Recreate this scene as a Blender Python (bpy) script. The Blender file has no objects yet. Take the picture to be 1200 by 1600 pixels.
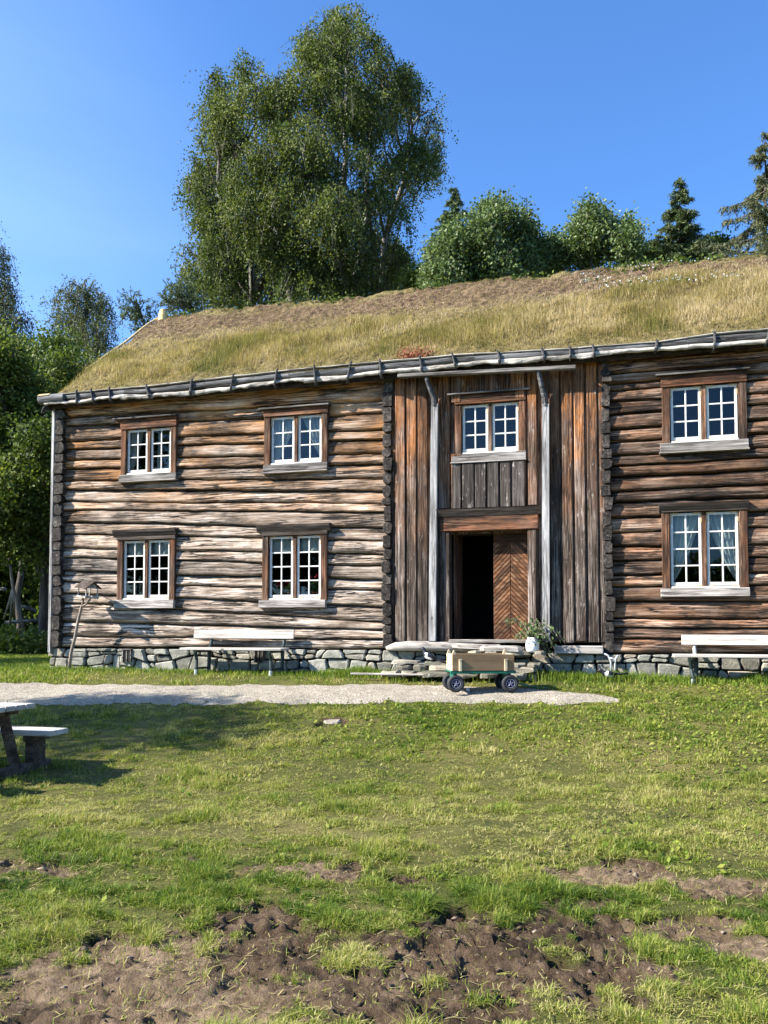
import bpy, bmesh, math, random
import numpy as np
from mathutils import Vector, Matrix
random.seed(7)
RNG = np.random.default_rng(11)
scene = bpy.context.scene
COL = scene.collection
R = math.radians

# ------------------------------------------------------------------ camera
TH = R(15.4); FPX = 1250.0; PITCH = R(2.5)
PRY = 975 - FPX * math.tan(PITCH)                 # row of the principal point
FH = np.array([-math.sin(TH), math.cos(TH), 0.0]); RT = np.array([math.cos(TH), math.sin(TH), 0.0])
FW = FH * math.cos(PITCH) + np.array([0, 0, 1.0]) * math.sin(PITCH)
UP = np.cross(RT, FW)
CAM = np.array([0, 0, 0.87]) - 14.2 * FH

def ray(px, py):
    return FW + RT * (px - 600) / FPX - UP * (py - PRY) / FPX
def P3(px, py, Y=0.0):                            # point of the world plane y = Y seen at a photo pixel
    d = ray(px, py); t = (Y - CAM[1]) / d[1]
    return CAM + t * d
def PD(px, py, depth):                            # point at a distance from the camera
    return CAM + ray(px, py) * depth
def proj(P):
    q = np.asarray(P) - CAM; z = q @ FW
    z = np.where(np.abs(z) < 1e-3, 1e-3, z)
    return 600 + FPX * (q @ RT) / z, PRY - FPX * (q @ UP) / z, z

# ------------------------------------------------------------------ numpy noise
def _h(ix, iy, iz, seed):
    n = (ix.astype(np.int64) * 374761393 + iy.astype(np.int64) * 668265263 + iz.astype(np.int64) * 2147483647 + seed * 974634777) & 0xFFFFFFFF
    n = ((n ^ (n >> 13)) * 1274126177) & 0xFFFFFFFF
    n = ((n ^ (n >> 16)) * 2246822519) & 0xFFFFFFFF
    return ((n ^ (n >> 15)) & 0xFFFFFF) / float(0xFFFFFF)
def vn(x, y, z=0.0, seed=0):
    x, y, z = np.broadcast_arrays(np.asarray(x, float), np.asarray(y, float), np.asarray(z, float))
    fx, fy, fz = np.floor(x), np.floor(y), np.floor(z)
    ux, uy, uz = x - fx, y - fy, z - fz
    ux = ux * ux * ux * (ux * (ux * 6 - 15) + 10); uy = uy * uy * uy * (uy * (uy * 6 - 15) + 10); uz = uz * uz * (3 - 2 * uz)
    r = 0
    for a in (0, 1):
        for b in (0, 1):
            for c in (0, 1):
                w = (ux if a else 1 - ux) * (uy if b else 1 - uy) * (uz if c else 1 - uz)
                r = r + w * _h(fx + a, fy + b, fz + c, seed)
    return r
def fbm(x, y, z=0.0, seed=0, octv=4, gain=0.5):
    s, a, t, f = 0, 1.0, 0, 1.0
    for k in range(octv):
        s = s + a * vn(np.asarray(x) * f + 17.3 * k, np.asarray(y) * f + 9.1 * k, np.asarray(z) * f, seed + k)
        t += a; a *= gain; f *= 2.03
    return s / t
def sstep(a, b, x):
    t = np.clip((np.asarray(x, float) - a) / (b - a), 0, 1); return t * t * (3 - 2 * t)

# ------------------------------------------------------------------ object helpers
def tag(o, label=None, cat=None, group=None, kind=None):
    if label: o['label'] = label
    if cat: o['category'] = cat
    if group: o['group'] = group
    if kind: o['kind'] = kind
    return o
def empty(name, loc=(0, 0, 0), rz=0.0):
    o = bpy.data.objects.new(name, None); COL.objects.link(o)
    o.location = loc; o.rotation_euler = (0, 0, rz); o.empty_display_size = 0.1
    return o
def mk(name, V, F, mat, parent=None, attrs=None, smooth=False):
    """V (n,3); F one array or list of arrays of faces; attrs: per-vertex floats"""
    V = np.ascontiguousarray(V, dtype=np.float32)
    if isinstance(F, np.ndarray): F = [F]
    F = [np.asarray(f, dtype=np.int32) for f in F if len(f)]
    me = bpy.data.meshes.new(name)
    me.vertices.add(len(V)); me.vertices.foreach_set('co', V.ravel())
    nl = sum(f.size for f in F); nf = sum(len(f) for f in F)
    me.loops.add(nl); me.polygons.add(nf)
    me.loops.foreach_set('vertex_index', np.concatenate([f.ravel() for f in F]))
    tot = np.concatenate([np.full(len(f), f.shape[1], np.int32) for f in F])
    start = np.concatenate([[0], np.cumsum(tot)[:-1]]).astype(np.int32)
    me.polygons.foreach_set('loop_start', start)
    me.polygons.foreach_set('loop_total', tot)
    if smooth: me.polygons.foreach_set('use_smooth', np.ones(nf, bool))
    for k, a in (attrs or {}).items():
        at = me.attributes.new(k, 'FLOAT', 'POINT'); at.data.foreach_set('value', np.ascontiguousarray(a, dtype=np.float32))
    me.update(calc_edges=True); me.validate()
    me.materials.append(mat)
    o = bpy.data.objects.new(name, me); COL.objects.link(o)
    if parent is not None: o.parent = parent
    return o

class MB:
    """collects shapes, links them as ONE mesh"""
    def __init__(s):
        s.bm = bmesh.new(); s.l = s.bm.verts.layers.float.new('rnd'); s.mi = 0
    def _fin(s, vs, rnd=None):
        r = random.random() if rnd is None else rnd
        for v in vs: v[s.l] = r
    def box(s, c, d, rot=None, bev=0.0, rnd=None, wob=0.0):
        t = bmesh.new(); bmesh.ops.create_cube(t, size=1.0)
        for v in t.verts: v.co = Vector((v.co.x * d[0], v.co.y * d[1], v.co.z * d[2]))
        if bev > 0: bmesh.ops.bevel(t, geom=list(t.edges), offset=min(bev, 0.45 * min(d)), segments=1, affect='EDGES', profile=0.5)
        M = Matrix.Translation(Vector(c)) @ (rot.to_4x4() if rot is not None else Matrix.Identity(4))
        mp = {}
        for v in t.verts:
            co = v.co.copy()
            if wob: co += Vector((random.uniform(-wob, wob), random.uniform(-wob, wob), random.uniform(-wob, wob)))
            mp[v] = s.bm.verts.new(M @ co)
        for f in t.faces: s.bm.faces.new([mp[v] for v in f.verts]).material_index = s.mi
        t.free(); s._fin(mp.values(), rnd); return s
    def span(s, x0, x1, y0, y1, z0, z1, **k):
        return s.box(((x0 + x1) / 2, (y0 + y1) / 2, (z0 + z1) / 2), (abs(x1 - x0), abs(y1 - y0), abs(z1 - z0)), **k)
    def tube(s, pts, rad, n=8, cap=True, rnd=None, flat=1.0, upv=None):
        pts = [Vector(p) for p in pts]
        if not hasattr(rad, '__len__'): rad = [rad] * len(pts)
        rings = []; prev = None
        for i, p in enumerate(pts):
            d = (pts[min(i + 1, len(pts) - 1)] - pts[max(i - 1, 0)])
            if d.length < 1e-9: d = Vector((0, 0, 1))
            d.normalize()
            if prev is None:
                a = Vector(upv) if upv else (Vector((0, 0, 1)) if abs(d.z) < 0.9 else Vector((1, 0, 0)))
            else: a = prev
            a = (a - d * a.dot(d)); a.normalize(); prev = a; b = d.cross(a)
            rings.append([s.bm.verts.new(p + (a * math.cos(2 * math.pi * j / n) + b * math.sin(2 * math.pi * j / n) * flat) * rad[i]) for j in range(n)])
        for i in range(len(rings) - 1):
            for j in range(n):
                s.bm.faces.new([rings[i][j], rings[i][(j + 1) % n], rings[i + 1][(j + 1) % n], rings[i + 1][j]])
        if cap:
            s.bm.faces.new(list(reversed(rings[0]))); s.bm.faces.new(rings[-1])
        s._fin([v for r in rings for v in r], rnd); return s
    def lathe(s, prof, c=(0, 0, 0), n=20, M=None, rnd=None):
        """prof [(r,z)...] about z, then M"""
        rings = []
        for (r, z) in prof:
            rg = []
            for j in range(n):
                v = Vector((r * math.cos(2 * math.pi * j / n), r * math.sin(2 * math.pi * j / n), z))
                if M is not None: v = M @ v
                rg.append(s.bm.verts.new(v + Vector(c)))
            rings.append(rg)
        for i in range(len(rings) - 1):
            for j in range(n):
                s.bm.faces.new([rings[i][j], rings[i][(j + 1) % n], rings[i + 1][(j + 1) % n], rings[i + 1][j]])
        if prof[0][0] > 1e-4: s.bm.faces.new(list(reversed(rings[0])))
        if prof[-1][0] > 1e-4: s.bm.faces.new(rings[-1])
        s._fin([v for r in rings for v in r], rnd); return s
    def prism(s, poly, y0, y1, rnd=None, ax='y', inset=0.0, M=None):
        """poly [(x,z)] extruded from y0 (front) to y1; inset bevels the front"""
        def mp(a, y, b):
            v = Vector((a, y, b)); return M @ v if M is not None else v
        cx = sum(p[0] for p in poly) / len(poly); cz = sum(p[1] for p in poly) / len(poly)
        def ins(p, k):
            dx, dz = p[0] - cx, p[1] - cz; L = math.hypot(dx, dz) + 1e-9; k = min(k, 0.4 * L)
            return (p[0] - dx / L * k, p[1] - dz / L * k)
        back = [s.bm.verts.new(mp(p[0], y1, p[1])) for p in poly]
        if inset > 0:
            mid = [s.bm.verts.new(mp(p[0], y0 + inset * 0.8, p[1])) for p in poly]
            fr = [s.bm.verts.new(mp(ins(p, inset)[0], y0, ins(p, inset)[1])) for p in poly]
            loops = [back, mid, fr]
        else:
            fr = [s.bm.verts.new(mp(p[0], y0, p[1])) for p in poly]; loops = [back, fr]
        n = len(poly)
        for a, b in zip(loops[:-1], loops[1:]):
            for j in range(n): s.bm.faces.new([a[j], a[(j + 1) % n], b[(j + 1) % n], b[j]])
        s.bm.faces.new(fr); s.bm.faces.new(list(reversed(back)))
        s._fin([v for l in loops for v in l], rnd); return s
    def build(s, name, mat, parent=None, smooth=False, M=None):
        bmesh.ops.recalc_face_normals(s.bm, faces=list(s.bm.faces))
        me = bpy.data.meshes.new(name)
        if M is not None: s.bm.transform(M)
        s.bm.to_mesh(me); s.bm.free()
        if smooth:
            me.polygons.foreach_set('use_smooth', np.ones(len(me.polygons), bool))
        for q in (mat if isinstance(mat, (list, tuple)) else [mat]): me.materials.append(q)
        o = bpy.data.objects.new(name, me); COL.objects.link(o)
        if parent is not None: o.parent = parent
        return o

# ------------------------------------------------------------------ material helpers
class NT:
    def __init__(s, name):
        s.m = bpy.data.materials.new(name); s.m.use_nodes = True
        s.t = s.m.node_tree; s.t.nodes.clear()
        s.out = s.t.nodes.new('ShaderNodeOutputMaterial')
    def n(s, typ, ins=None, **props):
        nd = s.t.nodes.new('ShaderNode' + typ)
        for k, v in props.items(): setattr(nd, k, v)
        for k, v in (ins or {}).items():
            sk = nd.inputs[k]
            if isinstance(v, bpy.types.NodeSocket): s.t.links.new(v, sk)
            else: sk.default_value = v
        return nd
    def coord(s): return s.n('TexCoord').outputs['Object']
    def attr(s, name): return s.n('Attribute', attribute_name=name).outputs['Fac']
    def map(s, vec, scale=(1, 1, 1), loc=(0, 0, 0), rot=(0, 0, 0)):
        return s.n('Mapping', {'Vector': vec, 'Scale': scale, 'Location': loc, 'Rotation': rot}).outputs[0]
    def noise(s, vec, scale=1, detail=4, rough=0.55, dist=0.0):
        return s.n('TexNoise', {'Vector': vec, 'Scale': scale, 'Detail': detail, 'Roughness': rough, 'Distortion': dist}).outputs['Fac']
    def voro(s, vec, scale=1, feature='F1', out='Distance', rnd=1.0):
        return s.n('TexVoronoi', {'Vector': vec, 'Scale': scale, 'Randomness': rnd}, feature=feature).outputs[out]
    def ramp(s, fac, stops, interp='LINEAR'):
        nd = s.n('ValToRGB', {'Fac': fac}); cr = nd.color_ramp; cr.interpolation = interp
        while len(cr.elements) < len(stops): cr.elements.new(0.5)
        for e, (p, c) in zip(cr.elements, stops):
            e.position = p; e.color = (c, c, c, 1) if not hasattr(c, '__len__') else (*c, 1)
        return nd.outputs['Color']
    def mix(s, fac, a, b, mode='MIX'):
        nd = s.t.nodes.new('ShaderNodeMix'); nd.data_type = 'RGBA'; nd.blend_type = mode
        for sk, v in ((nd.inputs[0], fac), (nd.inputs[6], a), (nd.inputs[7], b)):
            if isinstance(v, bpy.types.NodeSocket): s.t.links.new(v, sk)
            elif hasattr(v, '__len__'): sk.default_value = (*v, 1) if len(v) == 3 else v
            else: sk.default_value = v
        return nd.outputs[2]
    def m_(s, op, a, b=0.0, c=0.0, clamp=False):
        nd = s.n('Math', operation=op); nd.use_clamp = clamp
        for i, v in enumerate((a, b, c)):
            if isinstance(v, bpy.types.NodeSocket): s.t.links.new(v, nd.inputs[i])
            else: nd.inputs[i].default_value = v
        return nd.outputs[0]
    def addv(s, v, x):                                # add scalar to a vector
        return s.n('VectorMath', {0: v, 1: s.n('CombineXYZ', {'X': x, 'Y': x, 'Z': x}).outputs[0]}, operation='ADD').outputs[0]
    def bump(s, h, strength=0.5, dist=0.02):
        return s.n('Bump', {'Height': h, 'Strength': strength, 'Distance': dist}).outputs[0]
    def z(s): return s.n('SeparateXYZ', {'Vector': s.coord()}).outputs['Z']
    def bsdf(s, col, rough=0.8, normal=None, spec=0.3, metal=0.0, **kw):
        d = {'Base Color': col if isinstance(col, bpy.types.NodeSocket) else (*col, 1), 'Roughness': rough, 'Specular IOR Level': spec, 'Metallic': metal}
        if normal is not None: d['Normal'] = normal
        d.update(kw)
        b = s.n('BsdfPrincipled', d)
        s.t.links.new(b.outputs[0], s.out.inputs[0]); return b

def mat_wood(name, axis, dark, mid, pale, warm=None, wz=None, warm_amt=1.0, rndv=0.35, crack=0.6, fine=22, bump=0.6, bd=0.012, patch=1.0, flake=None, rough=0.85, bias=0.0, dirt=0.0):
    """weathered wood with the grain along an axis; warm = colour of wood sheltered from rain, between heights wz"""
    s = NT(name); c = s.coord(); rn = s.attr('rnd')
    off = s.m_('MULTIPLY', rn, 53.0); v = s.addv(c, off)
    def st(a, b): return tuple(a if i == axis else b for i in range(3))
    g = s.noise(s.map(v, st(1.3, fine)), 1, 7, 0.62)
    g2 = s.noise(s.map(v, st(4.0, fine * 3.2)), 1, 4, 0.6)
    p = s.noise(s.map(v, st(0.9, 4.0)), 1, 5, 0.6, 0.6)
    f = s.m_('ADD', s.m_('MULTIPLY', g, 0.62), s.m_('MULTIPLY', g2, 0.22))
    f = s.m_('ADD', f, s.m_('MULTIPLY', p, 0.36 * patch))
    f = s.m_('ADD', f, bias - 0.1 - 0.18 * (patch - 1))
    col = s.ramp(f, [(0.30, dark), (0.47, mid), (0.64, pale)])
    if warm is not None:
        zz = s.z(); wn = s.noise(s.map(v, st(0.8, 2.2)), 1, 5, 0.65)
        if wz: base = s.m_('MULTIPLY', s.n('MapRange', {'Value': s.m_('ADD', zz, s.m_('MULTIPLY', wn, (wz[1] - wz[0]) * 1.0)), 'From Min': wz[0] + 0.5 * (wz[1] - wz[0]), 'From Max': wz[1] + 0.5 * (wz[1] - wz[0])}).outputs[0], warm_amt)
        else: base = warm_amt
        wf = s.m_('MULTIPLY', base, s.ramp(wn, [(0.36, 0.12), (0.6, 1.0)]), clamp=True)
        wc = s.ramp(f, [(0.28, tuple(x * 0.22 for x in warm)), (0.47, tuple(x * 0.8 for x in warm)), (0.66, tuple(min(1, x * 1.5) for x in warm))])
        col = s.mix(wf, col, wc)
    if flake is not None:
        fl = s.ramp(s.noise(s.map(v, st(5, 14)), 1, 6, 0.7), [(0.60, 0.0), (0.66, 1.0)])
        col = s.mix(s.m_('MULTIPLY', fl, 0.6), col, flake)
    # long drying cracks
    cn = s.noise(s.map(v, st(0.40, 11.0)), 1, 3, 0.5, 0.15)
    cn2 = s.noise(s.map(v, st(0.65, 24.0), (4, 9, 2)), 1, 3, 0.5, 0.15)
    cr = s.m_('MINIMUM', s.m_('ABSOLUTE', s.m_('SUBTRACT', cn, 0.5)), s.m_('ABSOLUTE', s.m_('SUBTRACT', cn2, 0.5)))
    cr = s.ramp(cr, [(0.0, 1.0), (0.010, 0.9), (0.024, 0.0)])
    cm = s.ramp(s.noise(s.map(v, st(0.7, 3.0), (7, 3, 1)), 1, 2), [(0.40, 0.0), (0.52, 1.0)])
    cr = s.m_('MULTIPLY', s.m_('MULTIPLY', cr, cm), crack)
    col = s.mix(cr, col, (0.012, 0.008, 0.006))
    # knots
    kv = s.voro(s.map(v, st(1.6, 3.6)), 1)
    kn = s.ramp(kv, [(0.035, 1.0), (0.075, 0.0)])
    col = s.mix(s.m_('MULTIPLY', kn, 0.75), col, (0.03, 0.018, 0.010))
    if dirt:
        dn = s.ramp(s.noise(s.map(v, st(1.2, 2.4), (3, 8, 5)), 1, 6, 0.7), [(0.47, 0.0), (0.64, 1.0)])
        col = s.mix(s.m_('MULTIPLY', dn, dirt), col, (0.022, 0.016, 0.012))
    br = s.m_('ADD', s.m_('MULTIPLY', rn, rndv * 2), 1.0 - rndv)
    col = s.mix(1.0, col, s.n('CombineColor', {0: br, 1: br, 2: br}).outputs[0], 'MULTIPLY')
    h = s.m_('SUBTRACT', s.m_('ADD', s.m_('MULTIPLY', g, 0.7), s.m_('MULTIPLY', g2, 0.35)), s.m_('MULTIPLY', cr, 1.2))
    s.bsdf(col, rough, s.bump(h, bump, bd), 0.25)
    return s.m

def mat_flat(name, col, rough=0.6, var=0.25, sc=8, bump=0.15, bd=0.004, metal=0.0, spec=0.35):
    s = NT(name); c = s.coord(); n = s.noise(c, sc, 6, 0.65)
    k = s.ramp(n, [(0.3, 1 - var), (0.7, 1 + var)])
    cc = s.mix(1.0, col, k, 'MULTIPLY')
    s.bsdf(cc, rough, s.bump(s.noise(c, sc * 6, 4), bump, bd), spec, metal); return s.m

def mat_leaf(name, stops, trans=0.35, rough=0.5, tcol=1.6):
    s = NT(name); t = s.attr('tint')
    col = s.ramp(t, stops)
    b = s.n('BsdfPrincipled', {'Base Color': col, 'Roughness': rough, 'Specular IOR Level': 0.15})
    tr = s.n('BsdfTranslucent', {'Color': s.mix(1.0, col, (tcol, tcol * 1.05, tcol * 0.55), 'MULTIPLY')})
    mx = s.n('MixShader', {0: trans, 1: b.outputs[0], 2: tr.outputs[0]})
    s.t.links.new(mx.outputs[0], s.out.inputs[0]); return s.m

M = {}
M['log_left'] = mat_wood('log_wood_silvered', 0, (0.030, 0.018, 0.012), (0.335, 0.245, 0.178), (0.78, 0.665, 0.565), (0.43, 0.205, 0.078), (2.2, 4.2), 1.0, 0.30, 1.0, dirt=0.72, patch=1.15, bump=1.0, bd=0.018, fine=42)
M['log_right'] = mat_wood('log_wood_brown', 0, (0.012, 0.008, 0.006), (0.115, 0.068, 0.043), (0.46, 0.36, 0.28), (0.31, 0.125, 0.046), None, 0.55, 0.42, 1.0, bias=0.01, dirt=0.9, patch=1.2, bump=1.0, bd=0.018, fine=42)
M['log_dark'] = mat_wood('log_wood_tarred', 1, (0.008, 0.006, 0.005), (0.036, 0.029, 0.025), (0.13, 0.108, 0.09), None, None, 1, 0.45, 0.8, patch=1.4, bump=1.0, bd=0.02)
M['board'] = mat_wood('board_wood', 2, (0.014, 0.010, 0.007), (0.082, 0.056, 0.041), (0.36, 0.295, 0.25), (0.36, 0.138, 0.042), (2.1, 4.7), 1.0, 0.38, 0.8, fine=40, flake=(0.42, 0.36, 0.31), bias=-0.02, dirt=0.6, bump=1.0, bd=0.018, patch=1.3)
M['panel'] = mat_wood('flaking_panel_wood', 2, (0.012, 0.009, 0.008), (0.048, 0.038, 0.032), (0.17, 0.14, 0.12), None, None, 1, 0.30, 0.6, fine=26, flake=(0.55, 0.48, 0.42))
M['casing'] = mat_wood('casing_wood_upright', 2, (0.018, 0.010, 0.007), (0.060, 0.036, 0.024), (0.26, 0.19, 0.14), (0.26, 0.088, 0.026), None, 0.5, 0.3, 0.7, fine=20, dirt=0.75, bump=1.0, bd=0.018, patch=1.5)
M['casing_h'] = mat_wood('casing_wood_level', 0, (0.018, 0.010, 0.007), (0.060, 0.034, 0.022), (0.22, 0.15, 0.105), (0.28, 0.090, 0.028), None, 0.6, 0.3, 0.7, fine=20, dirt=0.75, bump=1.0, bd=0.018, patch=1.5)
M['cap'] = mat_wood('cap_wood', 0, (0.010, 0.007, 0.006), (0.045, 0.030, 0.022), (0.15, 0.12, 0.10), None, None, 1, 0.2, 0.5)
M['sill_grey'] = mat_wood('sill_wood_grey', 0, (0.025, 0.021, 0.018), (0.11, 0.096, 0.084), (0.32, 0.29, 0.26), None, None, 1, 0.2, 0.8, fine=26, patch=1.3)
M['sill_pale'] = mat_wood('sill_wood_pale', 0, (0.11, 0.095, 0.08), (0.34, 0.295, 0.26), (0.60, 0.55, 0.50), None, None, 1, 0.1, 0.7, fine=24, dirt=0.35)
M['silver'] = mat_wood('silvered_timber', 2, (0.10, 0.092, 0.082), (0.32, 0.30, 0.285), (0.60, 0.58, 0.555), None, None, 1, 0.1, 0.6, fine=24, dirt=0.35)
M['silver_h'] = mat_wood('silvered_timber_level', 0, (0.11, 0.095, 0.08), (0.34, 0.30, 0.26), (0.60, 0.545, 0.48), None, None, 1, 0.2, 0.6, fine=18)
M['eave'] = mat_wood('eave_wood', 0, (0.02, 0.019, 0.018), (0.085, 0.082, 0.080), (0.25, 0.24, 0.235), None, None, 1, 0.2, 0.8, fine=16)
M['bark'] = mat_wood('birch_bark', 0, (0.11, 0.092, 0.075), (0.38, 0.34, 0.29), (0.64, 0.59, 0.53), None, None, 1, 0.15, 0.7, fine=9, bd=0.02)
M['newwood'] = mat_wood('fresh_wood', 0, (0.35, 0.22, 0.08), (0.62, 0.44, 0.19), (0.80, 0.62, 0.32), None, None, 1, 0.1, 0.3)
M['soffit'] = mat_wood('soffit_wood', 1, (0.01, 0.008, 0.006), (0.04, 0.03, 0.022), (0.10, 0.07, 0.05), None, None, 1, 0.2, 0.4)
M['door'] = mat_wood('door_wood', 0, (0.016, 0.008, 0.005), (0.092, 0.044, 0.023), (0.27, 0.165, 0.098), (0.27, 0.098, 0.034), None, 0.45, 0.42, 0.3, fine=14, dirt=0.5)
M['bench'] = mat_wood('bench_plank', 0, (0.20, 0.17, 0.145), (0.42, 0.375, 0.325), (0.62, 0.57, 0.51), None, None, 1, 0.1, 0.35, fine=26, bump=0.3)
M['cartwood'] = mat_wood('cart_plywood', 0, (0.13, 0.080, 0.040), (0.22, 0.140, 0.074), (0.31, 0.21, 0.12), None, None, 1, 0.12, 0.1, fine=12, bump=0.2)
M['cartpale'] = mat_wood('cart_batten', 2, (0.38, 0.28, 0.16), (0.60, 0.48, 0.31), (0.75, 0.63, 0.45), None, None, 1, 0.1, 0.1, bump=0.2)
M['table'] = mat_wood('picnic_wood', 0, (0.022, 0.015, 0.011), (0.080, 0.052, 0.036), (0.17, 0.125, 0.095), None, None, 1, 0.2, 0.5, fine=18)
M['table_top'] = mat_wood('picnic_plank', 0, (0.20, 0.18, 0.155), (0.40, 0.365, 0.32), (0.58, 0.54, 0.49), None, None, 1, 0.12, 0.5, fine=18)
M['stick'] = mat_wood('stick_bark', 2, (0.07, 0.052, 0.038), (0.22, 0.175, 0.135), (0.45, 0.38, 0.31), None, None, 1, 0.2, 0.3, fine=14)
M['white_paint'] = mat_flat('white_sash_paint', (0.66, 0.63, 0.58), 0.6, 0.22, 22, 0.3)
M['worn_paint'] = mat_flat('worn_sash_corner', (0.62, 0.42, 0.24), 0.7, 0.25, 20, 0.2)
M['green_paint'] = mat_flat('dark_green_paint', (0.018, 0.030, 0.026), 0.45, 0.3, 9, 0.1)
M['foot_pale'] = mat_flat('bench_foot_worn_paint', (0.34, 0.36, 0.33), 0.6, 0.3, 12)
M['cart_green'] = mat_flat('cart_green_paint', (0.016, 0.13, 0.085), 0.4, 0.2, 9, 0.05)
M['rubber'] = mat_flat('tyre_rubber', (0.030, 0.030, 0.032), 0.75, 0.3, 12, 0.2)
M['rim'] = mat_flat('rim_blue_paint', (0.025, 0.030, 0.11), 0.35, 0.2, 10, 0.02)
M['rim_line'] = mat_flat('rim_pale_line', (0.26, 0.27, 0.34), 0.35, 0.1, 10, 0.02)
M['metal'] = mat_flat('pale_iron', (0.52, 0.52, 0.50), 0.45, 0.25, 14, 0.1, metal=0.3)
M['iron'] = mat_flat('black_iron', (0.02, 0.018, 0.016), 0.5, 0.3, 14, 0.1)
M['enamel'] = mat_flat('white_enamel', (0.82, 0.80, 0.76), 0.35, 0.08, 6, 0.05)
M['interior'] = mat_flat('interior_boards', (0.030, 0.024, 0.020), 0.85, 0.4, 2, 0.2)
M['cloth'] = mat_leaf('curtain_cotton', [(0.0, (0.68, 0.69, 0.69)), (1.0, (0.86, 0.86, 0.84))], 0.35, 0.9, 1.0)
M['terracotta'] = mat_flat('clay_pot', (0.34, 0.13, 0.07), 0.8, 0.2, 8)
M['petal'] = mat_flat('red_petals', (0.55, 0.02, 0.03), 0.6, 0.25, 20)

def mat_glass():
    s = NT('window_glass')
    lw = s.n('Fresnel', {'IOR': 1.52}).outputs[0]
    c = s.coord()
    nrm = s.bump(s.noise(c, 1.6, 1, 0.5), 0.06, 0.02)
    gl = s.n('BsdfGlossy', {'Roughness': 0.015, 'Normal': nrm, 'Color': (0.93, 0.96, 1.0, 1)})
    tr = s.n('BsdfTransparent', {'Color': (0.80, 0.84, 0.84, 1)})
    mx = s.n('MixShader', {0: s.m_('MULTIPLY', lw, 0.55, clamp=True), 1: tr.outputs[0], 2: gl.outputs[0]})
    s.t.links.new(mx.outputs[0], s.out.inputs[0]); return s.m
M['glass'] = mat_glass()

def mat_stone():
    s = NT('wall_stone'); c = s.coord(); rn = s.attr('rnd'); v = s.addv(c, s.m_('MULTIPLY', rn, 31.0))
    base = s.ramp(rn, [(0.0, (0.16, 0.15, 0.12)), (0.35, (0.27, 0.258, 0.212)), (0.6, (0.36, 0.34, 0.28)), (0.8, (0.34, 0.28, 0.205)), (1.0, (0.45, 0.425, 0.365))])
    n = s.noise(s.map(v, (3, 3, 7)), 1, 7, 0.68)
    col = s.mix(1.0, base, s.ramp(n, [(0.32, 0.42), (0.5, 0.92), (0.68, 1.35)]), 'MULTIPLY')
    li = s.ramp(s.noise(v, 6, 6, 0.7), [(0.56, 0.0), (0.66, 1.0)])
    col = s.mix(s.m_('MULTIPLY', li, 0.35), col, (0.46, 0.46, 0.40))
    dk = s.ramp(s.noise(s.map(v, (4, 4, 12)), 1, 5, 0.7), [(0.30, 1.0), (0.40, 0.0)])
    col = s.mix(s.m_('MULTIPLY', dk, 0.6), col, (0.05, 0.05, 0.045))
    s.bsdf(col, 0.9, s.bump(s.m_('ADD', n, s.noise(v, 40, 4, 0.6)), 0.8, 0.02), 0.2); return s.m
M['stone'] = mat_stone()
M['step_stone'] = M['stone'].copy(); M['step_stone'].name = 'worn_step_stone'
for q_ in M['step_stone'].node_tree.nodes:
    if q_.type == 'VALTORGB' and len(q_.color_ramp.elements) == 5:
        for e_ in q_.color_ramp.elements: e_.color = tuple(v_ * f_ for v_, f_ in zip(e_.color, (.80, .76, .70, 1)))
M['mortar_vent_dark'] = mat_flat('joint_and_vent_shade', (0.02, 0.019, 0.016), 0.95, 0.4, 6)

M['birch_leaf'] = mat_leaf('birch_leaves', [(0.0, (0.026, 0.044, 0.011)), (0.5, (0.086, 0.110, 0.026)), (0.85, (0.150, 0.170, 0.045)), (1.0, (0.21, 0.21, 0.07))], 0.25, 0.6)
M['birch_leaf_far'] = mat_leaf('weeping_birch_leaves', [(0.0, (0.035, 0.052, 0.028)), (0.5, (0.080, 0.100, 0.045)), (1.0, (0.16, 0.165, 0.085))], 0.25)
M['aspen_leaf'] = mat_leaf('aspen_leaves', [(0.0, (0.035, 0.062, 0.022)), (0.5, (0.100, 0.145, 0.050)), (0.85, (0.18, 0.225, 0.095)), (1.0, (0.28, 0.32, 0.18))], 0.22, 0.5)
M['bush_leaf'] = mat_leaf('bush_leaves', [(0.0, (0.026, 0.048, 0.010)), (0.5, (0.085, 0.120, 0.024)), (0.85, (0.165, 0.195, 0.042)), (1.0, (0.24, 0.25, 0.07))], 0.25, 0.6)
M['willow_leaf'] = mat_leaf('willow_leaves', [(0.0, (0.04, 0.06, 0.035)), (1.0, (0.12, 0.145, 0.08))], 0.25)
M['needle'] = mat_leaf('spruce_needles', [(0.0, (0.026, 0.046, 0.020)), (0.6, (0.085, 0.115, 0.042)), (1.0, (0.17, 0.185, 0.07))], 0.08, 0.55)
M['larch'] = mat_leaf('larch_needles', [(0.0, (0.04, 0.052, 0.028)), (0.6, (0.125, 0.135, 0.065)), (1.0, (0.21, 0.19, 0.10))], 0.12, 0.55)
M['plant_leaf'] = mat_leaf('pot_plant_leaves', [(0.0, (0.02, 0.05, 0.015)), (0.6, (0.08, 0.13, 0.04)), (1.0, (0.25, 0.32, 0.14))], 0.25)
M['trunk'] = mat_wood('tree_bark', 2, (0.02, 0.016, 0.012), (0.075, 0.060, 0.048), (0.17, 0.145, 0.12), None, None, 1, 0.3, 0.4, fine=8)
M['birch_trunk'] = mat_wood('birch_trunk_bark', 2, (0.02, 0.017, 0.014), (0.09, 0.080, 0.070), (0.32, 0.30, 0.28), None, None, 1, 0.3, 0.3, fine=5)
M['lawn_blade'] = mat_leaf('lawn_grass', [(0.0, (0.040, 0.085, 0.012)), (0.32, (0.118, 0.176, 0.022)), (0.58, (0.235, 0.262, 0.042)), (0.80, (0.30, 0.29, 0.075)), (1.0, (0.42, 0.36, 0.16))], 0.30, 0.5)
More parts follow.
